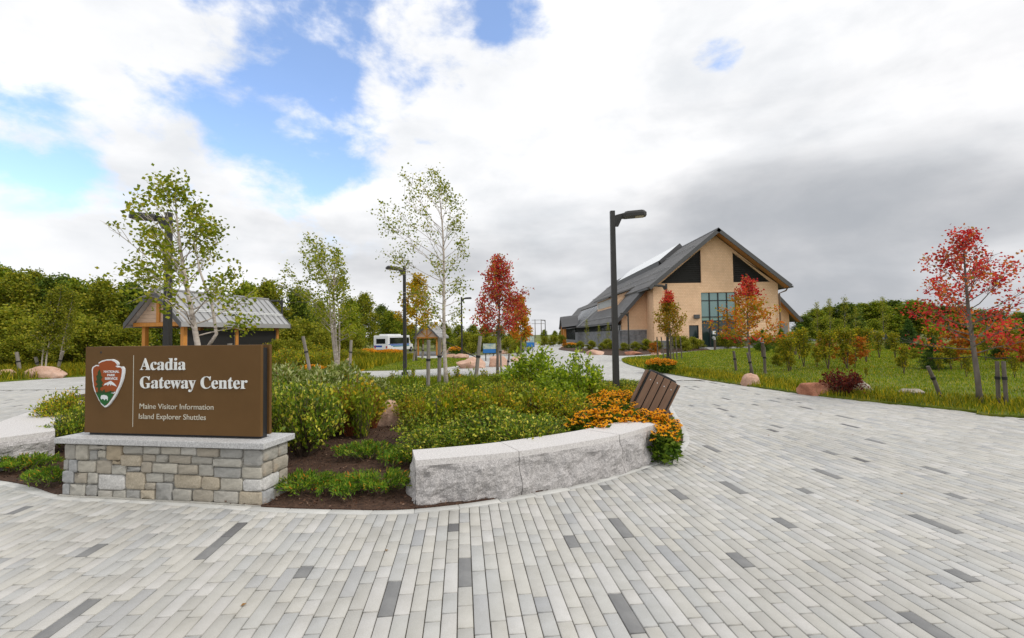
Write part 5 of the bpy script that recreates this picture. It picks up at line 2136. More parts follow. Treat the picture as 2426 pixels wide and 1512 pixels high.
# --- crimson maple
p = G(1179, 890)
w_, v_, f_ = grow(35, 4.55, .055, [(.25, 1.25), (.4, 1.5), (.6, 1.2), (.85, .6), (1, .15)], 46, 7, 7, .085, .45, cb=.3, elev=(25, 65), sig=.10, leaf_from=.25)
tree('maple_tree', 'crimson young maple with a full pointed crown right of the tall birch', 'tree', p, w_, v_, f_, L_RED2, M_BARK)
p = At(1232, 30)
w_, v_, f_ = grow(36, 3.9, .05, [(.2, .8), (.5, .8), (1, .2)], 30, 5, 6, .14, .45, cb=.25, elev=(30, 65), sig=.1)
tree('maple_tree', 'small green and rust tree half hidden behind the crimson maple', 'tree', p, w_, v_, f_, L_ORANGE, M_BARK)
# --- two orange maples before the building
p = At(1587, 26)
w_, v_, f_ = grow(37, 3.75, .05, [(.25, .75), (.45, 1.0), (.7, .75), (1, .15)], 46, 6, 6, .085, .45, cb=.3, elev=(35, 70), sig=.09, leaf_from=.2)
tree('maple_tree', 'upright maple turning gold with red tips behind the lamp post before the building', 'tree', p, w_, v_, f_, [L_GOLD, L_RED], M_BARK, None, 0,
     lambda c: (c[:, 2] > 3.25))
p = G(1780, 890)
w_, v_, f_ = grow(38, 3.35, .042, [(.25, 1.2), (.45, 1.15), (.65, .75), (.85, .4), (1, .15)], 44, 6, 6, .078, .45, cb=.31, elev=(8, 62), sig=.075, leaf_from=.25)
tree('maple_tree', 'orange and green maple with red top in front of the glass doors', 'tree', (p.x, p.y, lz(p.x, p.y)), w_, v_, f_, [L_ORANGE, L_RED], M_BARK, None, 0,
     lambda c: (c[:, 2] > 2.85) | ((c[:, 2] < 1.35) & (c[:, 0] < 0)))
# --- red maple at right
p = G(2322, 962)
w_, v_, f_ = grow(39, 3.4, .048, [(.25, .95), (.4, 1.2), (.6, 1.1), (.8, .7), (1, .2)], 42, 7, 6, .056, .48, lean=(-.12, 0), bias=(.10, 0), cb=.30, elev=(5, 68), sig=.075,
                   leaf_from=.35, bare=.16)
tree('maple_tree', 'bright red young maple with bare top twigs at the right edge', 'tree', (p.x, p.y, lz(p.x, p.y)), w_, v_, f_, [L_RED, L_ORANGE], M_BARK, None, 0,
     lambda c: (np.sin(c[:, 0] * 5 + c[:, 2] * 4) + np.sin(c[:, 1] * 6) > 1.0) & (c[:, 2] < 2.6))

# --- stakes and ties
stake_px('upright pale stake left of the tall birch trunk', 1014, 930, 1016, 806, 9)
stake_px('second pale stake from the left at the tall birch', 1040, 918, 1043, 800, 9)
stake_px('pale stake leaning right of the tall birch trunk', 1124, 926, 1138, 796, 9)
stake_px('leaning pale stake right of the sign beyond the willow shrubs', 738, 893, 720, 797, 8)
stake_px('thin pale stake beside the multi stemmed birch', 828, 880, 832, 806, 7)
stake_px('short pale stake top showing above the sign', 548, 960, 546, 814, 11)
stake_px('upright pale stake at the verge near the left edge', 50, 892, 44, 834, 7)
stake_px('pale stake left of the big verge boulder', 95, 884, 84, 846, 6)
stake_px('slanting pale stake right of the young left birches', 132, 888, 154, 832, 6)
stake_px('thin dark stake at the crimson maple', 1188, 888, 1184, 800, 5)
stake_px('brown slanting stake right of the crimson maple', 1200, 884, 1207, 838, 5)
stake_px('thin pale stake of the yellow tree leaning in', 979, 857, 986, 812, 5)
stake_px('thin pale stake right of the yellow tree', 1000, 852, 1003, 816, 5)
for xb, yb, xt, yt, lab in ((1745, 882, 1738, 832, 'left leaning stake of the orange maple in front of the doors'), (1786, 896, 1771, 836, 'middle dark stake of the orange maple in front of the doors'),
                            (1813, 890, 1810, 822, 'right stake of the orange maple in front of the doors'), (2366, 962, 2362, 856, 'left of the paired stakes by the red maple'),
                            (2385, 964, 2377, 856, 'right of the paired stakes by the red maple'), (2232, 944, 2198, 868, 'slanting brown stake left of the red maple')):
    b_ = G(xb, yb)
    d_ = ray(xt, yt)
    stake(lab, (b_.x, b_.y, lz(b_.x, b_.y) - .03), (d_.x / d_.y * b_.y, b_.y, EYE + d_.z / d_.y * b_.y), (8 if xb > 2100 else 6.5) * b_.y / FPX / 2, mat=M_BARK)
for k, (xb, xt) in enumerate(((1572, 1566), (1594, 1592), (1603, 1600), (1614, 1611), (1558, 1556))):
    b_ = At(xb, 26 + (k % 2) * .8)
    stake('thin stake in the ring around the upright golden maple', (b_.x, b_.y, lz(b_.x, b_.y) - .03), (At(xt, b_.y).x, b_.y, 1.35), .035, 'stakes ringing the upright golden maple', M_BARK)
tp = Vector((b3.x + .02, b3.y, 1.42))
for xs_, ys_, Yd in ((1043, 842, G(1040, 918).y), (1135, 850, G(1124, 926).y)):
    d_ = ray(xs_, ys_)
    tie(tp, (d_.x / d_.y * Yd, Yd, EYE + d_.z / d_.y * Yd), 'black strap tying the tall birch to the stake on its %s' % ('left' if xs_ < 1060 else 'right'))
hp = G(2322, 962)
tie((hp.x, hp.y, 1.02), (At(2214, 10.3).x, 10.5, .93), 'black strap from the red maple to its slanting stake', .009)
tie((hp.x, hp.y, 1.02), (At(2366, 9.7).x, G(2366, 962).y, .98), 'black strap from the red maple to the paired stakes', .009)

# --- background trees: a few kinds, each one a thing of its own
KIND = {}


def proto(key, leafm, barkm, **kw):
    w, v, f = grow(**kw)
    KIND[key] = (w.mesh('trunk', barkm, True), np_mesh('crown', v, f, leafm))


for q, sd in enumerate((51, 52, 53)):
    proto('wood%d' % q, (L_WOOD, L_WOOD2, L_WOOD)[q], M_BARK, seed=sd, H=7.0, r0=.10, profile=[(.05, 1.5), (.35, 2.0), (.7, 1.5), (1, .35)], nb=46, nsub=7, k=9, leafL=.20, lw=.42, cb=.10, elev=(10, 65), sig=.24,
          leaf_from=.3)
proto('dark', L_DARKW, M_BARK, seed=54, H=7.0, r0=.12, profile=[(.05, 1.8), (.35, 2.2), (.7, 1.7), (1, .5)], nb=46, nsub=7, k=9, leafL=.21, lw=.42, cb=.08, elev=(5, 65), sig=.26)
proto('bush', L_WOOD2, M_TWIG, seed=55, H=2.4, r0=.04, profile=[(.0, 1.0), (.4, 1.1), (1, .3)], nb=34, nsub=6, k=9, leafL=.12, lw=.42, cb=.04, elev=(20, 75), sig=.15, stems=3, spread=.3)
proto('ybirch', L_WOOD2, M_BIRCH, seed=56, H=6.0, r0=.05, profile=[(.2, .9), (.5, 1.0), (1, .25)], nb=40, nsub=5, k=5, leafL=.12, lw=.42, cb=.22, elev=(30, 65), sig=.13, lean=(.7, 0), leaf_from=.3)
proto('thin', L_WOOD2, M_BARK, seed=57, H=6.5, r0=.045, profile=[(.2, .6), (.5, 1.0), (1, .4)], nb=34, nsub=4, k=3, leafL=.12, lw=.42, cb=.25, elev=(35, 70), sig=.13, leaf_from=.4, bare=.3)
proto('rustbush', L_RUST, M_TWIG, seed=58, H=1.7, r0=.02, profile=[(.2, .7), (.6, .7), (1, .3)], nb=14, nsub=5, k=6, leafL=.10, lw=.45, cb=.3, elev=(0, 30), sig=.07, leaf_from=.3, curve=.05)
proto('sapling', L_MEADOW, M_TWIG, seed=59, H=1.5, r0=.015, profile=[(.2, .35), (.6, .45), (1, .2)], nb=22, nsub=4, k=5, leafL=.07, lw=.40, cb=.25, elev=(45, 75), sig=.06, stems=3, spread=.3)
proto('spruce', L_CONE, M_BARK, seed=60, H=3.2, r0=.06, profile=[(.05, 1.05), (.5, .62), (1, .06)], nb=90, nsub=7, k=9, leafL=.11, lw=.16, cb=.06, elev=(-8, 45), sig=.05, leaf_from=.15, curve=.12, sub_len=.34)
proto('fir', L_FIR, M_BARK, seed=61, H=2.6, r0=.05, profile=[(.05, .95), (.5, .60), (1, .06)], nb=84, nsub=7, k=9, leafL=.11, lw=.18, cb=.06, elev=(-5, 50), sig=.055, leaf_from=.15, curve=.15, sub_len=.34)
proto('orange_far', L_ORANGE, M_BARK, seed=62, H=4.4, r0=.05, profile=[(.2, .9), (.5, 1.1), (1, .2)], nb=30, nsub=5, k=6, leafL=.14, lw=.45, cb=.25, elev=(20, 65), sig=.12)


def put(key, name, label, cat, loc, H, group=None, rz=None, wide=1.0):
    tm, cm = KIND[key]
    t = thing(name, label, cat, loc, random.uniform(0, 6.28) if rz is None else rz, group)
    zz = max(v.co.z for v in tm.vertices)
    s_ = H / zz
    t.scale = (s_ * wide, s_ * wide, s_)
    link('trunk', tm, t)
    link('crown', cm, t)
    return t


random.seed(77)
# left wood, rising behind the verge
for i, (px, Y, top) in enumerate(((-40, 34, 640), (40, 33, 652), (110, 35, 664), (-120, 30, 650), (180, 37, 668), (250, 36, 672), (320, 38, 680), (390, 37, 690), (0, 42, 640), (75, 44, 650),
                                  (150, 44, 662), (225, 45, 666), (300, 46, 676), (370, 46, 686), (450, 44, 700), (520, 40, 690), (585, 38, 676), (640, 37, 672), (700, 40, 690), (760, 46, 715),
                                  (830, 50, 712), (866, 76, 700), (905, 88, 728), (835, 44, 745), (560, 47, 690), (-80, 42, 640), (470, 36, 720), (610, 45, 690), (720, 48, 712))):
    p = At(px, Y)
    put(('wood0', 'wood1', 'dark', 'wood2')[i % 4], 'broadleaf_tree', ('dense green broadleaf tree in the wood behind the left shelter', 'olive green tree in the wood behind the left shelter',
        'dark green tree in the wood behind the left shelter', 'mid green bushy tree in the wood behind the left shelter')[i % 4], 'tree', p, Hz(px, top, Y) - p.z, 'trees of the left wood', None, random.uniform(.95, 1.2))
for i, (px, Y, top) in enumerate(((15, 28, 735), (70, 27, 760), (200, 27.5, 760), (255, 28, 770), (315, 29, 778), (170, 29, 742), (610, 30, 770), (650, 28, 790), (690, 29, 770), (715, 31, 760), (745, 34, 770), (835, 40, 775),
                                  (815, 38, 785), (-30, 27, 745), (590, 27, 800), (120, 26.5, 795), (40, 25.5, 800), (690, 25, 806), (655, 24, 808), (765, 30, 785), (800, 50, 775), (725, 26, 812))):
    p = At(px, Y)
    put('bush', 'bush', 'leafy olive bush at the foot of the left wood', 'bush', p, Hz(px, top, Y) - p.z, 'bushes along the left wood', None, random.uniform(.9, 1.25))
# young birches on the left verge
for px, py, top, rz in ((108, 886, 676, .2), (98, 886, 690, -.3), (140, 884, 690, .1)):
    p = G(px, py)
    put('ybirch', 'birch_tree', {108: 'middle one of the three thin white birches on the left verge', 98: 'left one of the three thin white birches on the left verge', 140: 'right one of the three thin white birches on the left verge'}[px],
        'tree', p, Hz(px, top, p.y) - p.z, 'young birches on the left verge', rz)
# around the bus and beyond, along the horizon
for i, (px, Y, top) in enumerate(((955, 82, 762), (925, 80, 740), (1000, 95, 775), (1050, 90, 768), (1085, 88, 772), (1120, 92, 770), (1150, 85, 770), (1185, 95, 772), (1215, 88, 778), (1245, 95, 780),
                                  (1290, 120, 782), (1315, 115, 784), (1330, 130, 783), (1060, 75, 780), (975, 90, 770), (1030, 98, 775))):
    p = At(px, Y)
    put(('wood1', 'wood0', 'wood2')[i % 3], 'broadleaf_tree', ('far olive tree along the horizon behind the bus road', 'far green tree along the horizon behind the bus road', 'far mid green tree along the horizon behind the bus road')[i % 3],
        'tree', p, max(2.0, Hz(px, top, Y) - p.z), 'far trees behind the bus road', None, 1.6)
p = At(948, 84)
put('orange_far', 'broadleaf_tree', 'orange tinged tree behind the shuttle bus and lamp post', 'tree', p, Hz(948, 748, 84) - p.z)
for px, Y, top in ((1130, 40, 795), (1105, 46, 790), (1205, 38, 800), (1225, 36, 806), (1160, 40, 800), (1310, 60, 796), (1290, 62, 798), (1330, 66, 795)):
    p = At(px, Y)
    put('bush', 'bush', 'small green bush in the planting beyond the blue panel', 'bush', p, max(.7, Hz(px, top, Y) - p.z), 'bushes beyond the blue panel', None, 1.3)
# right hand wood and conifers
for i, (px, Y, top) in enumerate(((1930, 75, 735), (1965, 80, 728), (2000, 78, 722), (2040, 82, 722), (2080, 80, 716), (2120, 84, 716), (2160, 80, 715), (2200, 84, 720), (2240, 80, 728), (2280, 78, 728), (2320, 76, 735),
                                  (2365, 74, 738), (2410, 72, 742), (2450, 70, 745), (1905, 66, 752), (1945, 62, 755), (1985, 60, 758), (2030, 60, 762), (2070, 64, 758), (2300, 60, 750), (2440, 58, 745), (2260, 62, 748), (2490, 60, 740), (2480, 74, 738))):
    p = At(px, Y)
    put(('wood0', 'wood2', 'dark')[i % 3], 'broadleaf_tree', ('green tree of the right wood beyond the lawn', 'mid green tree of the right wood beyond the lawn', 'dark green tree of the right wood beyond the lawn')[i % 3], 'tree',
        (p.x, p.y, 0), Hz(px, top, Y), 'trees of the right wood', None, random.uniform(1.7, 2.3))
for px, Y, top in ((1965, 40, 712), (2003, 42, 708), (2096, 36, 708), (1935, 44, 720), (2030, 44, 730)):
    p = At(px, Y)
    put('thin', 'thin_tree', {1965: 'thin sparse tree rising nearest the building on the right lawn', 2003: 'tallest thin sparse tree beyond the rust saplings', 2096: 'thin pale tree left of the yellow building',
        1935: 'thin sparse tree right beside the side door', 2030: 'low thin sparse tree in front of the right wood'}[px], 'tree', (p.x, p.y, .1), Hz(px, top, Y), 'thin trees on the right lawn')
for px, Y, top, key, lab in ((1851, 31, 780, 'fir', 'rounded green fir beside the building corner'), (1897, 32, 770, 'fir', 'taller green fir before the grey side door'), (2150, 27, 758, 'spruce', 'dark spruce in front of the yellow building'),
                             (2208, 16.5, 800, 'spruce', 'dark spruce just left of the red maple'), (2372, 21, 768, 'spruce', 'broad dark spruce behind the paired stakes'), (2430, 19, 755, 'spruce', 'dark spruce cut by the right edge'),
                             (2290, 26, 770, 'spruce', 'dark spruce behind the red maple trunk'), (2110, 33, 785, 'spruce', 'small dark spruce left of the others'), (2052, 36, 775, 'fir', 'green fir among the thin trees'),
                             (1807, 33, 782, 'fir', 'small olive fir between orange maple and building corner')):
    p = At(px, Y)
    put(key, 'conifer', lab, 'tree', (p.x, p.y, lz(p.x, p.y) - .03), Hz(px, top, Y) - .1, 'young conifers on the right lawn', None, 1.15 if key == 'spruce' else 1.05)
for px, py, top, key, lab in ((1965, 872, 800, 'rustbush', 'rust coloured sapling left of the pair on the right lawn'), (2012, 880, 838, 'rustbush', 'low spreading rust coloured sapling on the right lawn'),
                              (2040, 862, 806, 'rustbush', 'pale rust sapling farther back on the right lawn'), (2142, 895, 818, 'sapling', 'upright green sapling in the middle of the right lawn'),
                              (2052, 900, 870, 'sapling', 'low green sapling left of the upright one'), (2225, 892, 836, 'sapling', 'bushy green sapling behind the slanting stake'), (2290, 905, 840, 'sapling', 'green sapling left of the red maple trunk'),
                              (1550, 850, 812, 'rustbush', 'small rust coloured shrub left of the upright golden maple'), (2405, 905, 835, 'sapling', 'green sapling right of the paired stakes')):
    p = G(px, py)
    put(key, 'sapling', lab, 'sapling', (p.x, p.y, lz(p.x, p.y) - .02), Hz(px, top, p.y) - lz(p.x, p.y), None, None, 1.0)
rr_ = random.Random(5)
for i in range(40):
    px, py = rr_.uniform(1840, 2440), rr_.uniform(844, 886)
    p = G(px, py)
    key = ('sapling', 'sapling', 'bush', 'rustbush', 'sapling', 'sapling', 'sapling')[i % 7]
    put(key, 'sapling', {'sapling': 'small green sapling scattered on the far part of the right lawn', 'bush': 'small olive bush scattered on the far part of the right lawn', 'rustbush': 'small rust tinted sapling scattered on the far part of the right lawn'}[key],
        'sapling', (p.x, p.y, lz(p.x, p.y) - .02), rr_.uniform(.7, 1.8) * (.5 if key == 'bush' else 1), 'plants scattered on the right lawn', None, 1.1)
# planting before the building
for px, Y, h in ((1400, 44, .9), (1425, 43, .7), (1450, 42, .8), (1478, 41, .7), (1505, 40, .8), (1530, 40, 1.0), (1555, 39, .9), (1615, 40, 1.2), (1640, 41, 1.1), (1600, 43, 1.3), (1655, 42.5, .9), (1625, 38, .8), (1375, 48, .8),
                 (1715, 43.5, 1.3), (1745, 42, 1.5), (1790, 42, 1.2), (1820, 41.5, 1.2), (1440, 45, 1.0)):
    p = At(px, Y)
    put('bush', 'bush', 'small green shrub in the planting along the building', 'bush', p, h, 'shrubs along the building', None, 1.5)
for px, Y, h, lab in ((1391, 47, 3.0, 'thin pale sapling before the building left of the lamp post'), (1440, 44, 2.6, 'thin pale sapling against the grey stone dado'), (1418, 46, 2.4, 'short thin sapling near the strip window')):
    p = At(px, Y)
    put('thin', 'thin_tree', lab, 'tree', p, h, None, None, .8)
p = At(1337, 50)
put('rustbush', 'bush', 'small reddish bush near the porch post', 'bush', p, .95, None, None, .6)


# ------------------------------------------------------------------ shrubs, flowers and ground cover
def shrub_geo(seed, w, h, nst, nl, leafL, lw, sig=.05, fill=.6, upleaf=.25, stem_r=.006, spread=1.0, inner=.15):
    """stems fan out from the base, leaves along their upper parts"""
    rng = random.Random(seed)
    nr = np.random.default_rng(seed)
    wood = MB()
    cl, cd = [], []
    for i in range(nst):
        az = rng.random() * 6.283
        rad = math.sqrt(rng.random())
        tip = Vector((math.cos(az) * rad * w / 2 * spread, math.sin(az) * rad * w / 2 * spread, h * (1 - .45 * rad ** 2.2) * rng.uniform(.8, 1.08)))
        base_ = Vector((tip.x * inner + rng.gauss(0, .02), tip.y * inner + rng.gauss(0, .02), 0))
        mid = base_.lerp(tip, .5) + Vector((rng.gauss(0, .04), rng.gauss(0, .04), h * .06))
        wood.tube([base_, mid, tip], [stem_r, stem_r * .75, .002], 4, cap=False)
        d = (tip - mid).normalized()
        m = max(1, int(nl / nst))
        for j in range(m):
            u = 1 - fill * rng.random() ** 1.2
            q = base_.lerp(mid, u * 2) if u < .5 else mid.lerp(tip, u * 2 - 1)
            cl.append(q)
            cd.append(d)
    cl = np.array([tuple(c) for c in cl])
    cd = np.array([tuple(c) for c in cd])
    n = len(cl)
    cl = cl + nr.normal(0, sig, (n, 3))
    cl[:, 2] = np.maximum(cl[:, 2], .02)
    A = nr.normal(size=(n, 3)) * .8 + cd * .8
    A[:, 2] += upleaf
    A /= np.linalg.norm(A, axis=1, keepdims=True)
    B = np.cross(A, nr.normal(size=(n, 3)))
    B /= np.linalg.norm(B, axis=1, keepdims=True) + 1e-9
    Ls = leafL * nr.uniform(.6, 1.3, n)
    v, f = leaf_quads(cl, A, B, Ls, Ls * lw, .07)
    return wood, v, f


SK = {}


def sproto(key, leafm, stemm, **kw):
    w, v, f = shrub_geo(**kw)
    SK[key] = (w.mesh('stems', stemm), np_mesh('foliage', v, f, leafm))


for q, sd in enumerate((71, 72, 73)):
    sproto('low%d' % q, (L_SHRUB, L_SHRUB, L_SHRUB2)[q], M_TWIG, seed=sd, w=1.05, h=.62, nst=150, nl=5200, leafL=.042, lw=.30, sig=.035, fill=.75)
M_REDST = plain('red_stem', (.30, .09, .03), .8)
for q, sd in enumerate((74, 75)):
    sproto('willow%d' % q, L_WILLOW, M_REDST, seed=sd, w=1.15, h=1.1, nst=60, nl=2600, leafL=.105, lw=.16, sig=.03, fill=.62, upleaf=.45, stem_r=.007)
sproto('redstem', L_SHRUB2, M_REDST, seed=76, w=.9, h=.95, nst=60, nl=1500, leafL=.06, lw=.3, sig=.03, fill=.75, upleaf=.2)
for q, sd in enumerate((77, 78)):
    sproto('bright%d' % q, L_BRIGHT, M_TWIG, seed=sd, w=.95, h=1.2, nst=46, nl=2400, leafL=.085, lw=.22, sig=.04, fill=.8, upleaf=.15)
sproto('maroon', L_MAROON, M_TWIG, seed=79, w=.9, h=.55, nst=50, nl=1500, leafL=.06, lw=.28, sig=.03, fill=.75)
sproto('herb', L_GRASS, M_TWIG, seed=80, w=.7, h=.5, nst=60, nl=1400, leafL=.06, lw=.2, sig=.04, fill=.9)
sproto('sprig', L_SHRUB2, M_TWIG, seed=81, w=.35, h=.5, nst=10, nl=150, leafL=.06, lw=.35, sig=.02, fill=.7)


def plant(key, name, label, x, y, h, w, group=None, z=None, cat='shrub'):
    sm_, fm_ = SK[key]
    z0 = (bz(x, y) if inside((x, y), BEDn) else gz(x, y)) if z is None else z
    t = thing(name, label, cat, (x, y, z0 - .01), random.uniform(0, 6.28), group)
    co = np.empty(len(fm_.vertices) * 3, np.float32)
    fm_.vertices.foreach_get('co', co)
    co = co.reshape(-1, 3)
    hw_ = np.percentile(np.hypot(co[:, 0], co[:, 1]), 97) * 2
    hh = np.percentile(co[:, 2], 98)
    t.scale = (w / hw_, w / hw_, h / hh)
    link('stems', sm_, t)
    link('foliage', fm_, t)
    return t


random.seed(123)
# the mass of low dark shrubs behind the bench
spots = []
for row, (Y, x0, x1, h) in enumerate(((5.75, -.85, .15, .42), (6.35, -1.1, .45, .50), (7.1, -1.5, .75, .52), (8.0, -1.8, 1.05, .50), (9.0, -1.9, 1.3, .46), (10.2, -2.2, 1.8, .42), (11.6, -2.5, 2.7, .36), (13.2, -3.0, 3.2, .24))):
    n = max(2, int((x1 - x0) / (.78 + .05 * row)))
    for k in range(n + 1):
        spots.append((x0 + (x1 - x0) * k / n + random.uniform(-.1, .1), Y + random.uniform(-.18, .18), h * random.uniform(.68, 1.28), row))
cnt = {}
for i, (x, y, h, row) in enumerate(spots):
    if not inside((x, y), BEDn) or edge_dist((x, y), BEDn) < .3 or (row > 0 and random.random() < .1) or math.hypot(x + 2.0, y - 7.2) < .8:
        continue
    if row < 2:
        cnt[row] = cnt.get(row, 0) + 1
        lab = 'dark green shrub, %s from the left in the %s row behind the bench' % (('first', 'second', 'third', 'fourth', 'fifth')[min(cnt[row], 5) - 1], ('first', 'second')[row])
    else:
        lab = 'small leaved dark green shrub in the mass planting farther behind the granite bench'
    plant('low%d' % random.choice((0, 1, 2, 0, 1)), 'low_shrub', lab, x, y, h, random.uniform(.85, 1.35), 'low shrubs behind the bench')
for px, Y, h, w, lab in ((722, 5.95, .82, 1.0, 'dark leafy shrub pressing against the right end of the stone plinth'), (770, 6.9, .66, .9, 'dark shrub behind the one at the plinth'),
                         (660, 6.6, .75, .9, 'dark shrub directly behind the right end of the sign')):
    p = At(px, Y)
    plant('low0', 'low_shrub', lab, p.x, p.y, h, w)
for px, Y, h, w, lab in ((168, 7.5, .66, .85, 'olive shrub between the left bench and the sign'), (128, 8.0, .5, .5, 'small olive shrub overhanging the left bench'), (190, 6.6, .55, .7, 'dark shrub behind the left end of the plinth')):
    p = At(px, Y)
    plant('low2' if Y > 7 else 'low1', 'low_shrub', lab, p.x, p.y, h, w)
ORD = ('first', 'second', 'third', 'fourth', 'fifth', 'sixth', 'seventh', 'eighth', 'ninth', 'tenth')
for i, (px, Y, h, w) in enumerate(sorted(((690, 8.6, .90, 1.1), (745, 8.2, .84, 1.05), (800, 8.9, .92, 1.1), (842, 8.6, .70, .9), (650, 9.4, .85, 1.05), (770, 10.0, .82, 1.1), (885, 9.4, .6, .85), (800, 7.2, .66, .8), (710, 7.2, .78, .95),
                                   (560, 9.8, 1.0, 1.2)))):
    p = At(px, Y)
    plant('willow%d' % (i % 2), 'willow_shrub', 'silver leaved willow like shrub, %s from the left of those beside the sign' % ORD[i], p.x, p.y, h, w, 'silvery shrubs right of the sign')
p = At(835, 6.9)
plant('redstem', 'red_stem_shrub', 'thin shrub with reddish bare stems above the mulch', p.x, p.y, .82, 1.0)
for px, Y, h, w, key, lab in ((1258, 9.6, 1.15, 1.25, 'bright0', 'tall bright green shrub left of its twin near the lamp post'), (1368, 8.9, 1.02, 1.05, 'bright1', 'tall bright green shrub right beside the orange flowers'),
                              (1305, 8.6, .68, .9, 'bright0', 'lower bright green shrub between the two tall ones'), (1338, 8.0, .55, .75, 'bright1', 'small bright green shrub in front of the flowers'),
                              (1232, 10.4, .75, .9, 'bright1', 'bright green shrub at the back left of the tall ones')):
    p = At(px, Y)
    plant(key, 'bright_shrub', lab, p.x, p.y, h, w)
for px, Y, h, w, lab in ((1432, 10.4, .40, .7, 'low green shrub left of the lamp post base'), (1497, 10.2, .38, .7, 'low green shrub right of the lamp post base'), (1185, 13.5, .45, .8, 'pale green feathery shrub at the back of the bed')):
    p = At(px, Y)
    plant('low2' if px > 1200 else 'herb', 'low_shrub', lab, p.x, p.y, h, w)
for k_ in range(16):
    x, y = random.uniform(-2.3, .6), random.uniform(6.2, 9.5)
    plant(random.choice(('redstem', 'sprig', 'herb')), 'sprig', 'loose stemmed plant growing between the dark shrubs behind the bench', x, y, random.uniform(.5, .75), random.uniform(.35, .6), 'plants between the dark shrubs', None, 'plant')
for px, py in ((860, 905), (885, 902), (940, 905), (985, 903), (1095, 900), (1150, 898), (905, 912), (1215, 900), (840, 910), (1075, 905)):
    p = G(px, py)
    plant('sprig', 'sprig', 'thin leafy sprig at the back edge of the bed', p.x, p.y - .8, random.uniform(.3, .55), random.uniform(.3, .5), 'sprigs at the back of the bed', None, 'plant')
p = G(2002, 941)
plant('maroon', 'maroon_shrub', 'dark maroon shrub beside the red granite boulder', p.x, p.y + .1, .56, .95, None, lz(p.x, p.y))
# shrub belt behind the path, beyond the sign
for px, Y, h, w in ((680, 22, 1.0, 1.6), (720, 23, .9, 1.6), (765, 24, .8, 1.6), (700, 26, 1.2, 2.0), (745, 27, 1.1, 2.0), (650, 25, 1.2, 2.0), (800, 28, .8, 1.6), (850, 33, .7, 1.5)):
    p = At(px, Y)
    plant('low2', 'low_shrub', 'rounded green shrub across the path behind the willow like shrubs', p.x, p.y, h, w, 'shrubs across the path')


# creeping juniper mats
def juniper(label, x, y, w, d, seed, orange=.0):
    nr = np.random.default_rng(seed)
    n_st = int(60 * w * d / .35)
    vs, fs, b0 = [], [], 0
    cl, A_l = [], []
    stems = MB()
    for i in range(n_st):
        az = nr.random() * 6.283
        rr = math.sqrt(nr.random())
        tip = np.array([math.cos(az) * rr * w / 2, math.sin(az) * rr * d / 2, .05 + .13 * (1 - rr * .7) * nr.random() + .03])
        root = np.array([tip[0] * .45 + nr.normal(0, .06), tip[1] * .45 + nr.normal(0, .06), .02])
        stems.tube([tuple(root), tuple((root + tip) / 2 + np.array([0, 0, .04])), tuple(tip)], [.004, .003, .0015], 3, cap=False)
        L = np.linalg.norm(tip - root)
        m = 46
        u = nr.random(m) ** .7
        q = root + (tip - root) * u[:, None] + np.array([0, 0, .04]) * np.sin(u * 3.14)[:, None]
        cl.append(q + nr.normal(0, .012, (m, 3)))
        dd = (tip - root) / (L + 1e-9)
        A_l.append(np.repeat(dd[None], m, 0) + nr.normal(0, .55, (m, 3)) + np.array([0, 0, .35]))
    cl = np.concatenate(cl)
    A = np.concatenate(A_l)
    cl[:, 2] = np.maximum(cl[:, 2], .012)
    A /= np.linalg.norm(A, axis=1, keepdims=True)
    B = np.cross(A, nr.normal(size=A.shape))
    B /= np.linalg.norm(B, axis=1, keepdims=True) + 1e-9
    L = nr.uniform(.025, .055, len(cl))
    v, f = leaf_quads(cl, A, B, L, L * .11)
    t = thing('creeping_juniper', label, 'juniper', (x, y, bz(x, y)))
    stems.build('stems', M_TWIG, t)
    link('foliage', np_mesh('foliage', v, f, L_JUNI), t)
    return t


for i, (px, py, w, d, lab) in enumerate(((725, 1172, .85, .55, 'creeping juniper mat at the front beside the plinth'), (890, 1170, .85, .6, 'creeping juniper mat at the front left of the granite bench'),
                                         (870, 1106, .9, .45, 'small creeping juniper farther back on the mulch'), (805, 1188, .45, .3, 'low juniper tuft between the two front mats'),
                                         (60, 1118, 1.0, .5, 'creeping juniper with orange sprays left of the plinth'), (118, 1150, .55, .45, 'green juniper tuft touching the left end of the plinth'), (-20, 1122, .7, .4, 'creeping juniper below the left bench'),
                                         (945, 1120, .5, .5, 'dark juniper close behind the left end of the bench'))):
    p = G(px, py)
    juniper(lab, p.x, p.y, w, d, 200 + i)


# ------------------------------------------------------------------ orange coneflowers
def head_mesh():
    mb = MB()
    n = 11
    for k in range(n):
        a = 2 * math.pi * k / n
        c, s_ = math.cos(a), math.sin(a)
        r0, r1, r2 = .009, .030, .044
        w1 = .0085
        pts = [(r0 * c, r0 * s_, 0), (r1 * c - w1 * s_, r1 * s_ + w1 * c, .001), (r2 * c, r2 * s_, -.010), (r1 * c + w1 * s_, r1 * s_ - w1 * c, .001)]
        mb.add(pts, [(0, 1, 2, 3)], 0)
    m = 8
    vs = [(.011 * math.cos(2 * math.pi * k / m), .011 * math.sin(2 * math.pi * k / m), 0) for k in range(m)] + \
         [(.008 * math.cos(2 * math.pi * k / m), .008 * math.sin(2 * math.pi * k / m), .011) for k in range(m)] + [(0, 0, .015)]
    fs = [(k, (k + 1) % m, m + (k + 1) % m, m + k) for k in range(m)] + [(m + k, m + (k + 1) % m, 2 * m) for k in range(m)]
    mb.add(vs, fs, 1)
    return mb.mesh('flower_head', [L_PETAL, M_CONE])


HEAD = head_mesh()
hv = np.array([tuple(v.co) for v in HEAD.vertices])
hf = [tuple(p.vertices) for p in HEAD.polygons]
hm = [p.material_index for p in HEAD.polygons]


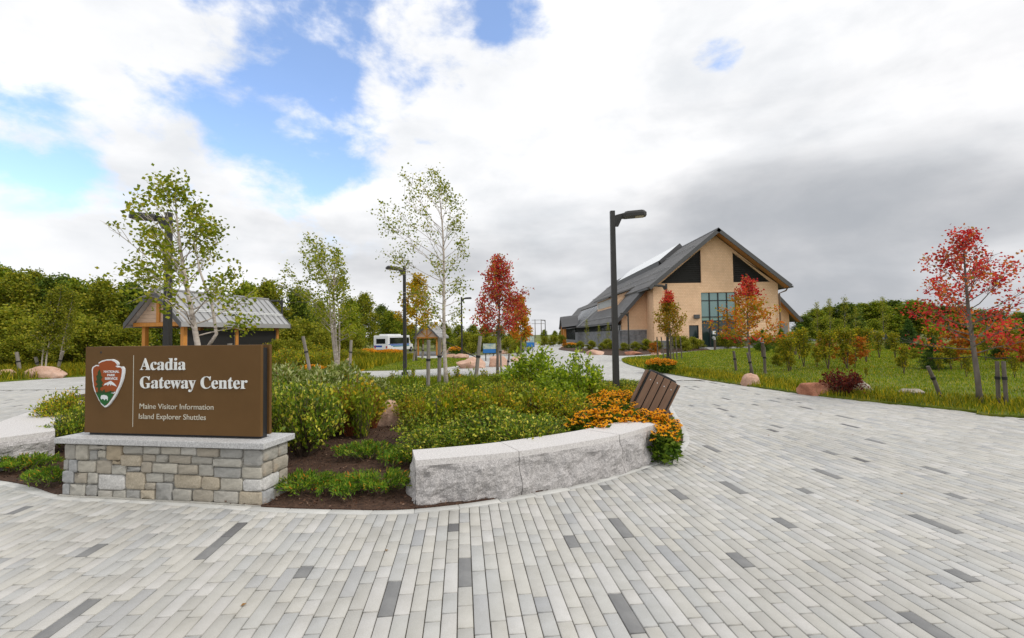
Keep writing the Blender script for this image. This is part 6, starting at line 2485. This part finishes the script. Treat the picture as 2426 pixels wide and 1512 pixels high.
def flower_clump(label, x, y, w, d, h, nh, seed, single=True, group=None, z=None, size=1.0, hx=None):
    rng = random.Random(seed)
    nr = np.random.default_rng(seed)
    z0 = (bz(x, y) if inside((x, y), BEDn) else gz(x, y)) if z is None else z
    t = thing('coneflower_clump', label, 'flowers', (x, y, z0), 0, group)
    st = MB()
    tips = []
    for i in range(nh):
        az = rng.random() * 6.283
        rr = math.sqrt(rng.random())
        tp_ = Vector((math.cos(az) * rr * w / 2, math.sin(az) * rr * d / 2, h * (1 - .28 * rr ** 2) * rng.uniform(.80, 1.06)))
        bs = Vector((tp_.x * .6, tp_.y * .6, 0))
        st.tube([bs, bs.lerp(tp_, .6) + Vector((0, 0, .02)), tp_], [.0035, .003, .002], 3, cap=False)
        tips.append(tp_)
    n = int(min(nh, 60) * 18)
    az = nr.random(n) * 6.283
    rr = np.sqrt(nr.random(n))
    Pn = np.stack([np.cos(az) * rr * w / 2, np.sin(az) * rr * d / 2, h * (.05 + .80 * nr.random(n) ** .8) * (1 - .3 * rr ** 2)], 1)
    A, B = rand_frames(nr, n, .35, .4)
    L = nr.uniform(.05, .10, n) * size
    v, f = leaf_quads(Pn, A, B, L, L * .25, .05)
    st.build('stems', L_FLEAF, t)
    link('foliage', np_mesh('foliage', v, f, L_FLEAF), t)
    if single:
        for tp_ in tips:
            q = 1.0 * rng.uniform(.75, 1.15) * size
            o = link('flower_head', HEAD, t, tp_, (rng.gauss(.25, .3), rng.gauss(0, .3), rng.random() * 6))
            o.scale = (q, q, q)
    else:
        mb = MB()
        for tp_ in tips:
            M = Matrix.Translation(tp_) @ Matrix.Rotation(rng.gauss(.3, .3), 4, 'X') @ Matrix.Rotation(rng.gauss(0, .3), 4, 'Y') @ Matrix.Scale(size * rng.uniform(.8, 1.2), 4)
            vs = [M @ Vector(p) for p in hv]
            b = len(mb.v)
            mb.v += [tuple(p) for p in vs]
            mb.f += [tuple(i + b for i in q) for q in hf]
            mb.m += hm
        o = mb.build('flower_heads', [L_PETAL, M_CONE], t)
        tag(o, kind='stuff')
    return t


def fspot(px, py, z=.5):
    d = ray(px, py)
    k = (EYE - z) / -d.z
    return d.x * k, d.y * k


for i, (px, py, w, d, h, nh, lab) in enumerate(((1398, 972, .62, .62, .53, 75, 'leftmost orange coneflower clump behind the granite bench'), (1455, 966, .66, .70, .54, 85, 'orange coneflower clump behind the middle of the bench end'),
                                                (1520, 968, .66, .62, .52, 85, 'orange coneflower clump in front of the tilted bin'), (1560, 970, .52, .58, .53, 70, 'rightmost orange coneflower clump at the bed rim'),
                                                (1418, 992, .45, .36, .48, 30, 'low coneflower clump just over the back of the bench'), (1572, 998, .32, .36, .46, 24, 'low coneflower clump beside the end of the bench'),
                                                (1440, 932, .85, .9, .50, 85, 'orange coneflower clump left of the lamp post base'), (1488, 926, .85, .9, .50, 85, 'orange coneflower clump around the lamp post base'),
                                                (1450, 946, .8, .6, .50, 60, 'orange coneflower clump between the bench clumps and the lamp post'))):
    x, y = fspot(px, py, h + .05)
    flower_clump(lab, x, y, w, d, h, nh, 300 + i, size=1.15)
x, y = fspot(1586, 1030, .25)
flower_clump('leafy coneflower clump with few flowers at the rounded bed corner', x - .1, y, .30, .40, .36, 4, 330)
for i, (px, py, w, d, h, nh, lab) in enumerate(((1566, 872, 1.25, .8, .55, 260, 'orange coneflower patch on the right lawn beside a lamp post'), (733, 884, 1.3, 1.2, .45, 260, 'orange coneflower patch beyond the leaning pale stake'),
                                                (872, 838, 2.0, 1.6, .72, 320, 'left half of the long orange flower bank before the bus'), (925, 838, 2.0, 1.6, .66, 320, 'right half of the long orange flower bank before the bus'),
                                                (1078, 828, 1.2, 1.0, .8, 220, 'orange flower clump below the small shelter'), (1352, 819, 2.0, 1.2, .6, 240, 'orange flower clump at the porch of the building'))):
    z_ = None
    p = G(px, py + (22 if i in (0,) else 10))
    if px == 1566:
        p = G(1566, 884)
        z_ = lz(p.x, p.y)
    if px in (872, 925):
        p = At(px, 37)
    if px == 1078:
        p = At(px, 40)
    if px == 1352:
        p = At(px, 52)
    if px == 733:
        p = At(px, 19.6)
    flower_clump(lab, p.x, p.y, w, d, h, nh, 350 + i, False, None, z_, 1.5 if p.y > 30 else 1.2)


# ------------------------------------------------------------------ grass
def blades(name, poly_list, n, box, h, wd, mat, seed, zf_, dens=None, lean=.5, parent=None):
    nr = np.random.default_rng(seed)
    x0, x1, y0, y1 = box
    u = nr.random(n)
    # more blades nearer to the camera
    y = y0 * (y1 / y0) ** u
    x = x0 + (x1 - x0) * nr.random(n)
    Pn = np.stack([x, y], 1)
    ok = np.zeros(n, bool)
    for pl in poly_list:
        ok |= inside_np(Pn, [(q[0], q[1]) for q in pl])
    if dens is not None:
        ok &= nr.random(n) < dens(Pn)
    ok &= np.abs(Pn[:, 0]) < 1.2 * Pn[:, 1] + 1
    Pn = Pn[ok]
    n = len(Pn)
    z = zf_(Pn)
    hh = h(Pn, nr)
    az = nr.random(n) * 6.283
    ln = nr.random(n) * lean * hh
    ww = wd * (Pn[:, 1] / 10).clip(.7, 3)
    c, s_ = np.cos(az + 1.57), np.sin(az + 1.57)
    b = np.column_stack([Pn, z])
    o1 = np.stack([c * ww, s_ * ww, np.zeros(n)], 1)
    tip = np.column_stack([Pn[:, 0] + np.cos(az) * ln, Pn[:, 1] + np.sin(az) * ln, z + hh])
    mid = b * .5 + tip * .5 + np.column_stack([np.zeros((n, 2)), hh * .12])
    v = np.stack([b - o1, b + o1, mid + o1 * .7, tip, mid - o1 * .7], 1).reshape(-1, 3)
    i0 = np.arange(n) * 5
    f = np.stack([i0, i0 + 1, i0 + 2, i0 + 3, i0 + 4], 1)
    o = link(name, np_mesh(name, v, f, mat), parent)
    if not parent:
        tag(o, kind='stuff')
    return o


def lz_np(P):
    s1 = np.clip((P[:, 0] - 6) / 10, 0, 1)
    s2 = np.clip((P[:, 1] - 6) / 8, 0, 1)
    return .028 + .10 * s1 * s1 * (3 - 2 * s1) * s2 * s2 * (3 - 2 * s2)


def gz_np(P):
    s1 = np.clip((P[:, 1] - 32) / 30, 0, 1)
    s2 = np.clip((P[:, 0] + 6) / 12, 0, 1)
    return .022 - s1 * s1 * (3 - 2 * s1) * (1 - s2 * s2 * (3 - 2 * s2))


LRn = [(p[0], p[1]) for p in LAWN_R]
LMn = [(p[0], p[1]) for p in LAWN_M]
g = blades('lawn_grass', [LAWN_R], 260000, (3, 34, 6.0, 42), lambda P, r: r.uniform(.03, .07, len(P)), .006, L_GRASS, 1, lz_np)
tag(g, 'short green turf of the right lawn', 'grass')
g = blades('lawn_grass', [LAWN_M], 150000, (-34, 0, 16, 42), lambda P, r: r.uniform(.03, .065, len(P)), .006, L_GRASS, 2, gz_np)
tag(g, 'short green turf of the middle lawn and left verge', 'grass')


def rough_edge(P):
    e = edge_dist_np(P, LRn)
    clump = .5 + .5 * np.sin(P[:, 0] * 2.1 + np.sin(P[:, 1] * 1.7) * 2) * np.sin(P[:, 1] * 1.9 + 1.3)
    return np.exp(-(e / 1.5) ** 2) * (.35 + .65 * clump) * (P[:, 1] < 26) + .05 * clump


def rough_h(P, r):
    e = edge_dist_np(P, LRn)
    return r.uniform(.07, .23, len(P)) * (.35 + .65 * np.exp(-((e - .9) / 1.1) ** 2))


g = blades('meadow_grass', [LAWN_R], 240000, (3, 26, 6.0, 26), rough_h, .007, L_MEADOW, 3, lz_np, rough_edge, .7)
tag(g, 'long yellowing weeds and grass along the edge of the right lawn', 'grass')


def weeds_m(P):
    e = edge_dist_np(P, LMn)
    clump = .5 + .5 * np.sin(P[:, 0] * 1.3 + np.sin(P[:, 1] * 1.1) * 2) * np.sin(P[:, 1] * 1.2 + .3)
    return (P[:, 0] < -7 - .0 * P[:, 1]) * (.15 + .6 * clump) * (e > .3)


g = blades('meadow_grass', [LAWN_M], 160000, (-36, -7, 17, 40), lambda P, r: r.uniform(.10, .5, len(P)), .008, L_MEADOW, 4, gz_np, weeds_m, .7)
tag(g, 'long weedy grass on the left verge below the wood', 'grass')
# grassy weeds at the back of the island, under the birch
BACK = gpts([(640, 905), (820, 908), (1000, 902), (1230, 897), (1420, 908), (1400, 945), (1200, 940), (1000, 945), (880, 950), (660, 950)])
g = blades('bed_weeds', [BACK], 60000, (-9, 4, 9.5, 17), lambda P, r: r.uniform(.08, .24, len(P)), .006, L_GRASS, 5, bz_np, None, .7)
tag(g, 'bright green weedy grass at the back of the planted island', 'grass')

# a few fallen leaves on the paving
frn = np.random.default_rng(9)
for i in range(26):
    x, y = frn.uniform(-3.5, 6), frn.uniform(2.4, 9)
    if inside((x, y), BEDn) or inside((x, y), LRn):
        continue
    v, f = leaf_quads(np.array([[0, 0, 0.0]]), np.array([[1.0, 0, .1]]), np.array([[0, 1.0, .1]]), np.array([.035]), np.array([.012]), .1)
    o = link('fallen_leaf', np_mesh('fallen_leaf', v, f, leafmat('dry_leaf', [(0, (.2, .09, .03)), (1, (.35, .2, .07))], .1)), None, (x, y, .004), (0, 0, frn.uniform(0, 6)))
    tag(o, 'tiny dry leaf lying on the grey pavers', 'leaf', 'fallen leaves on the paving')
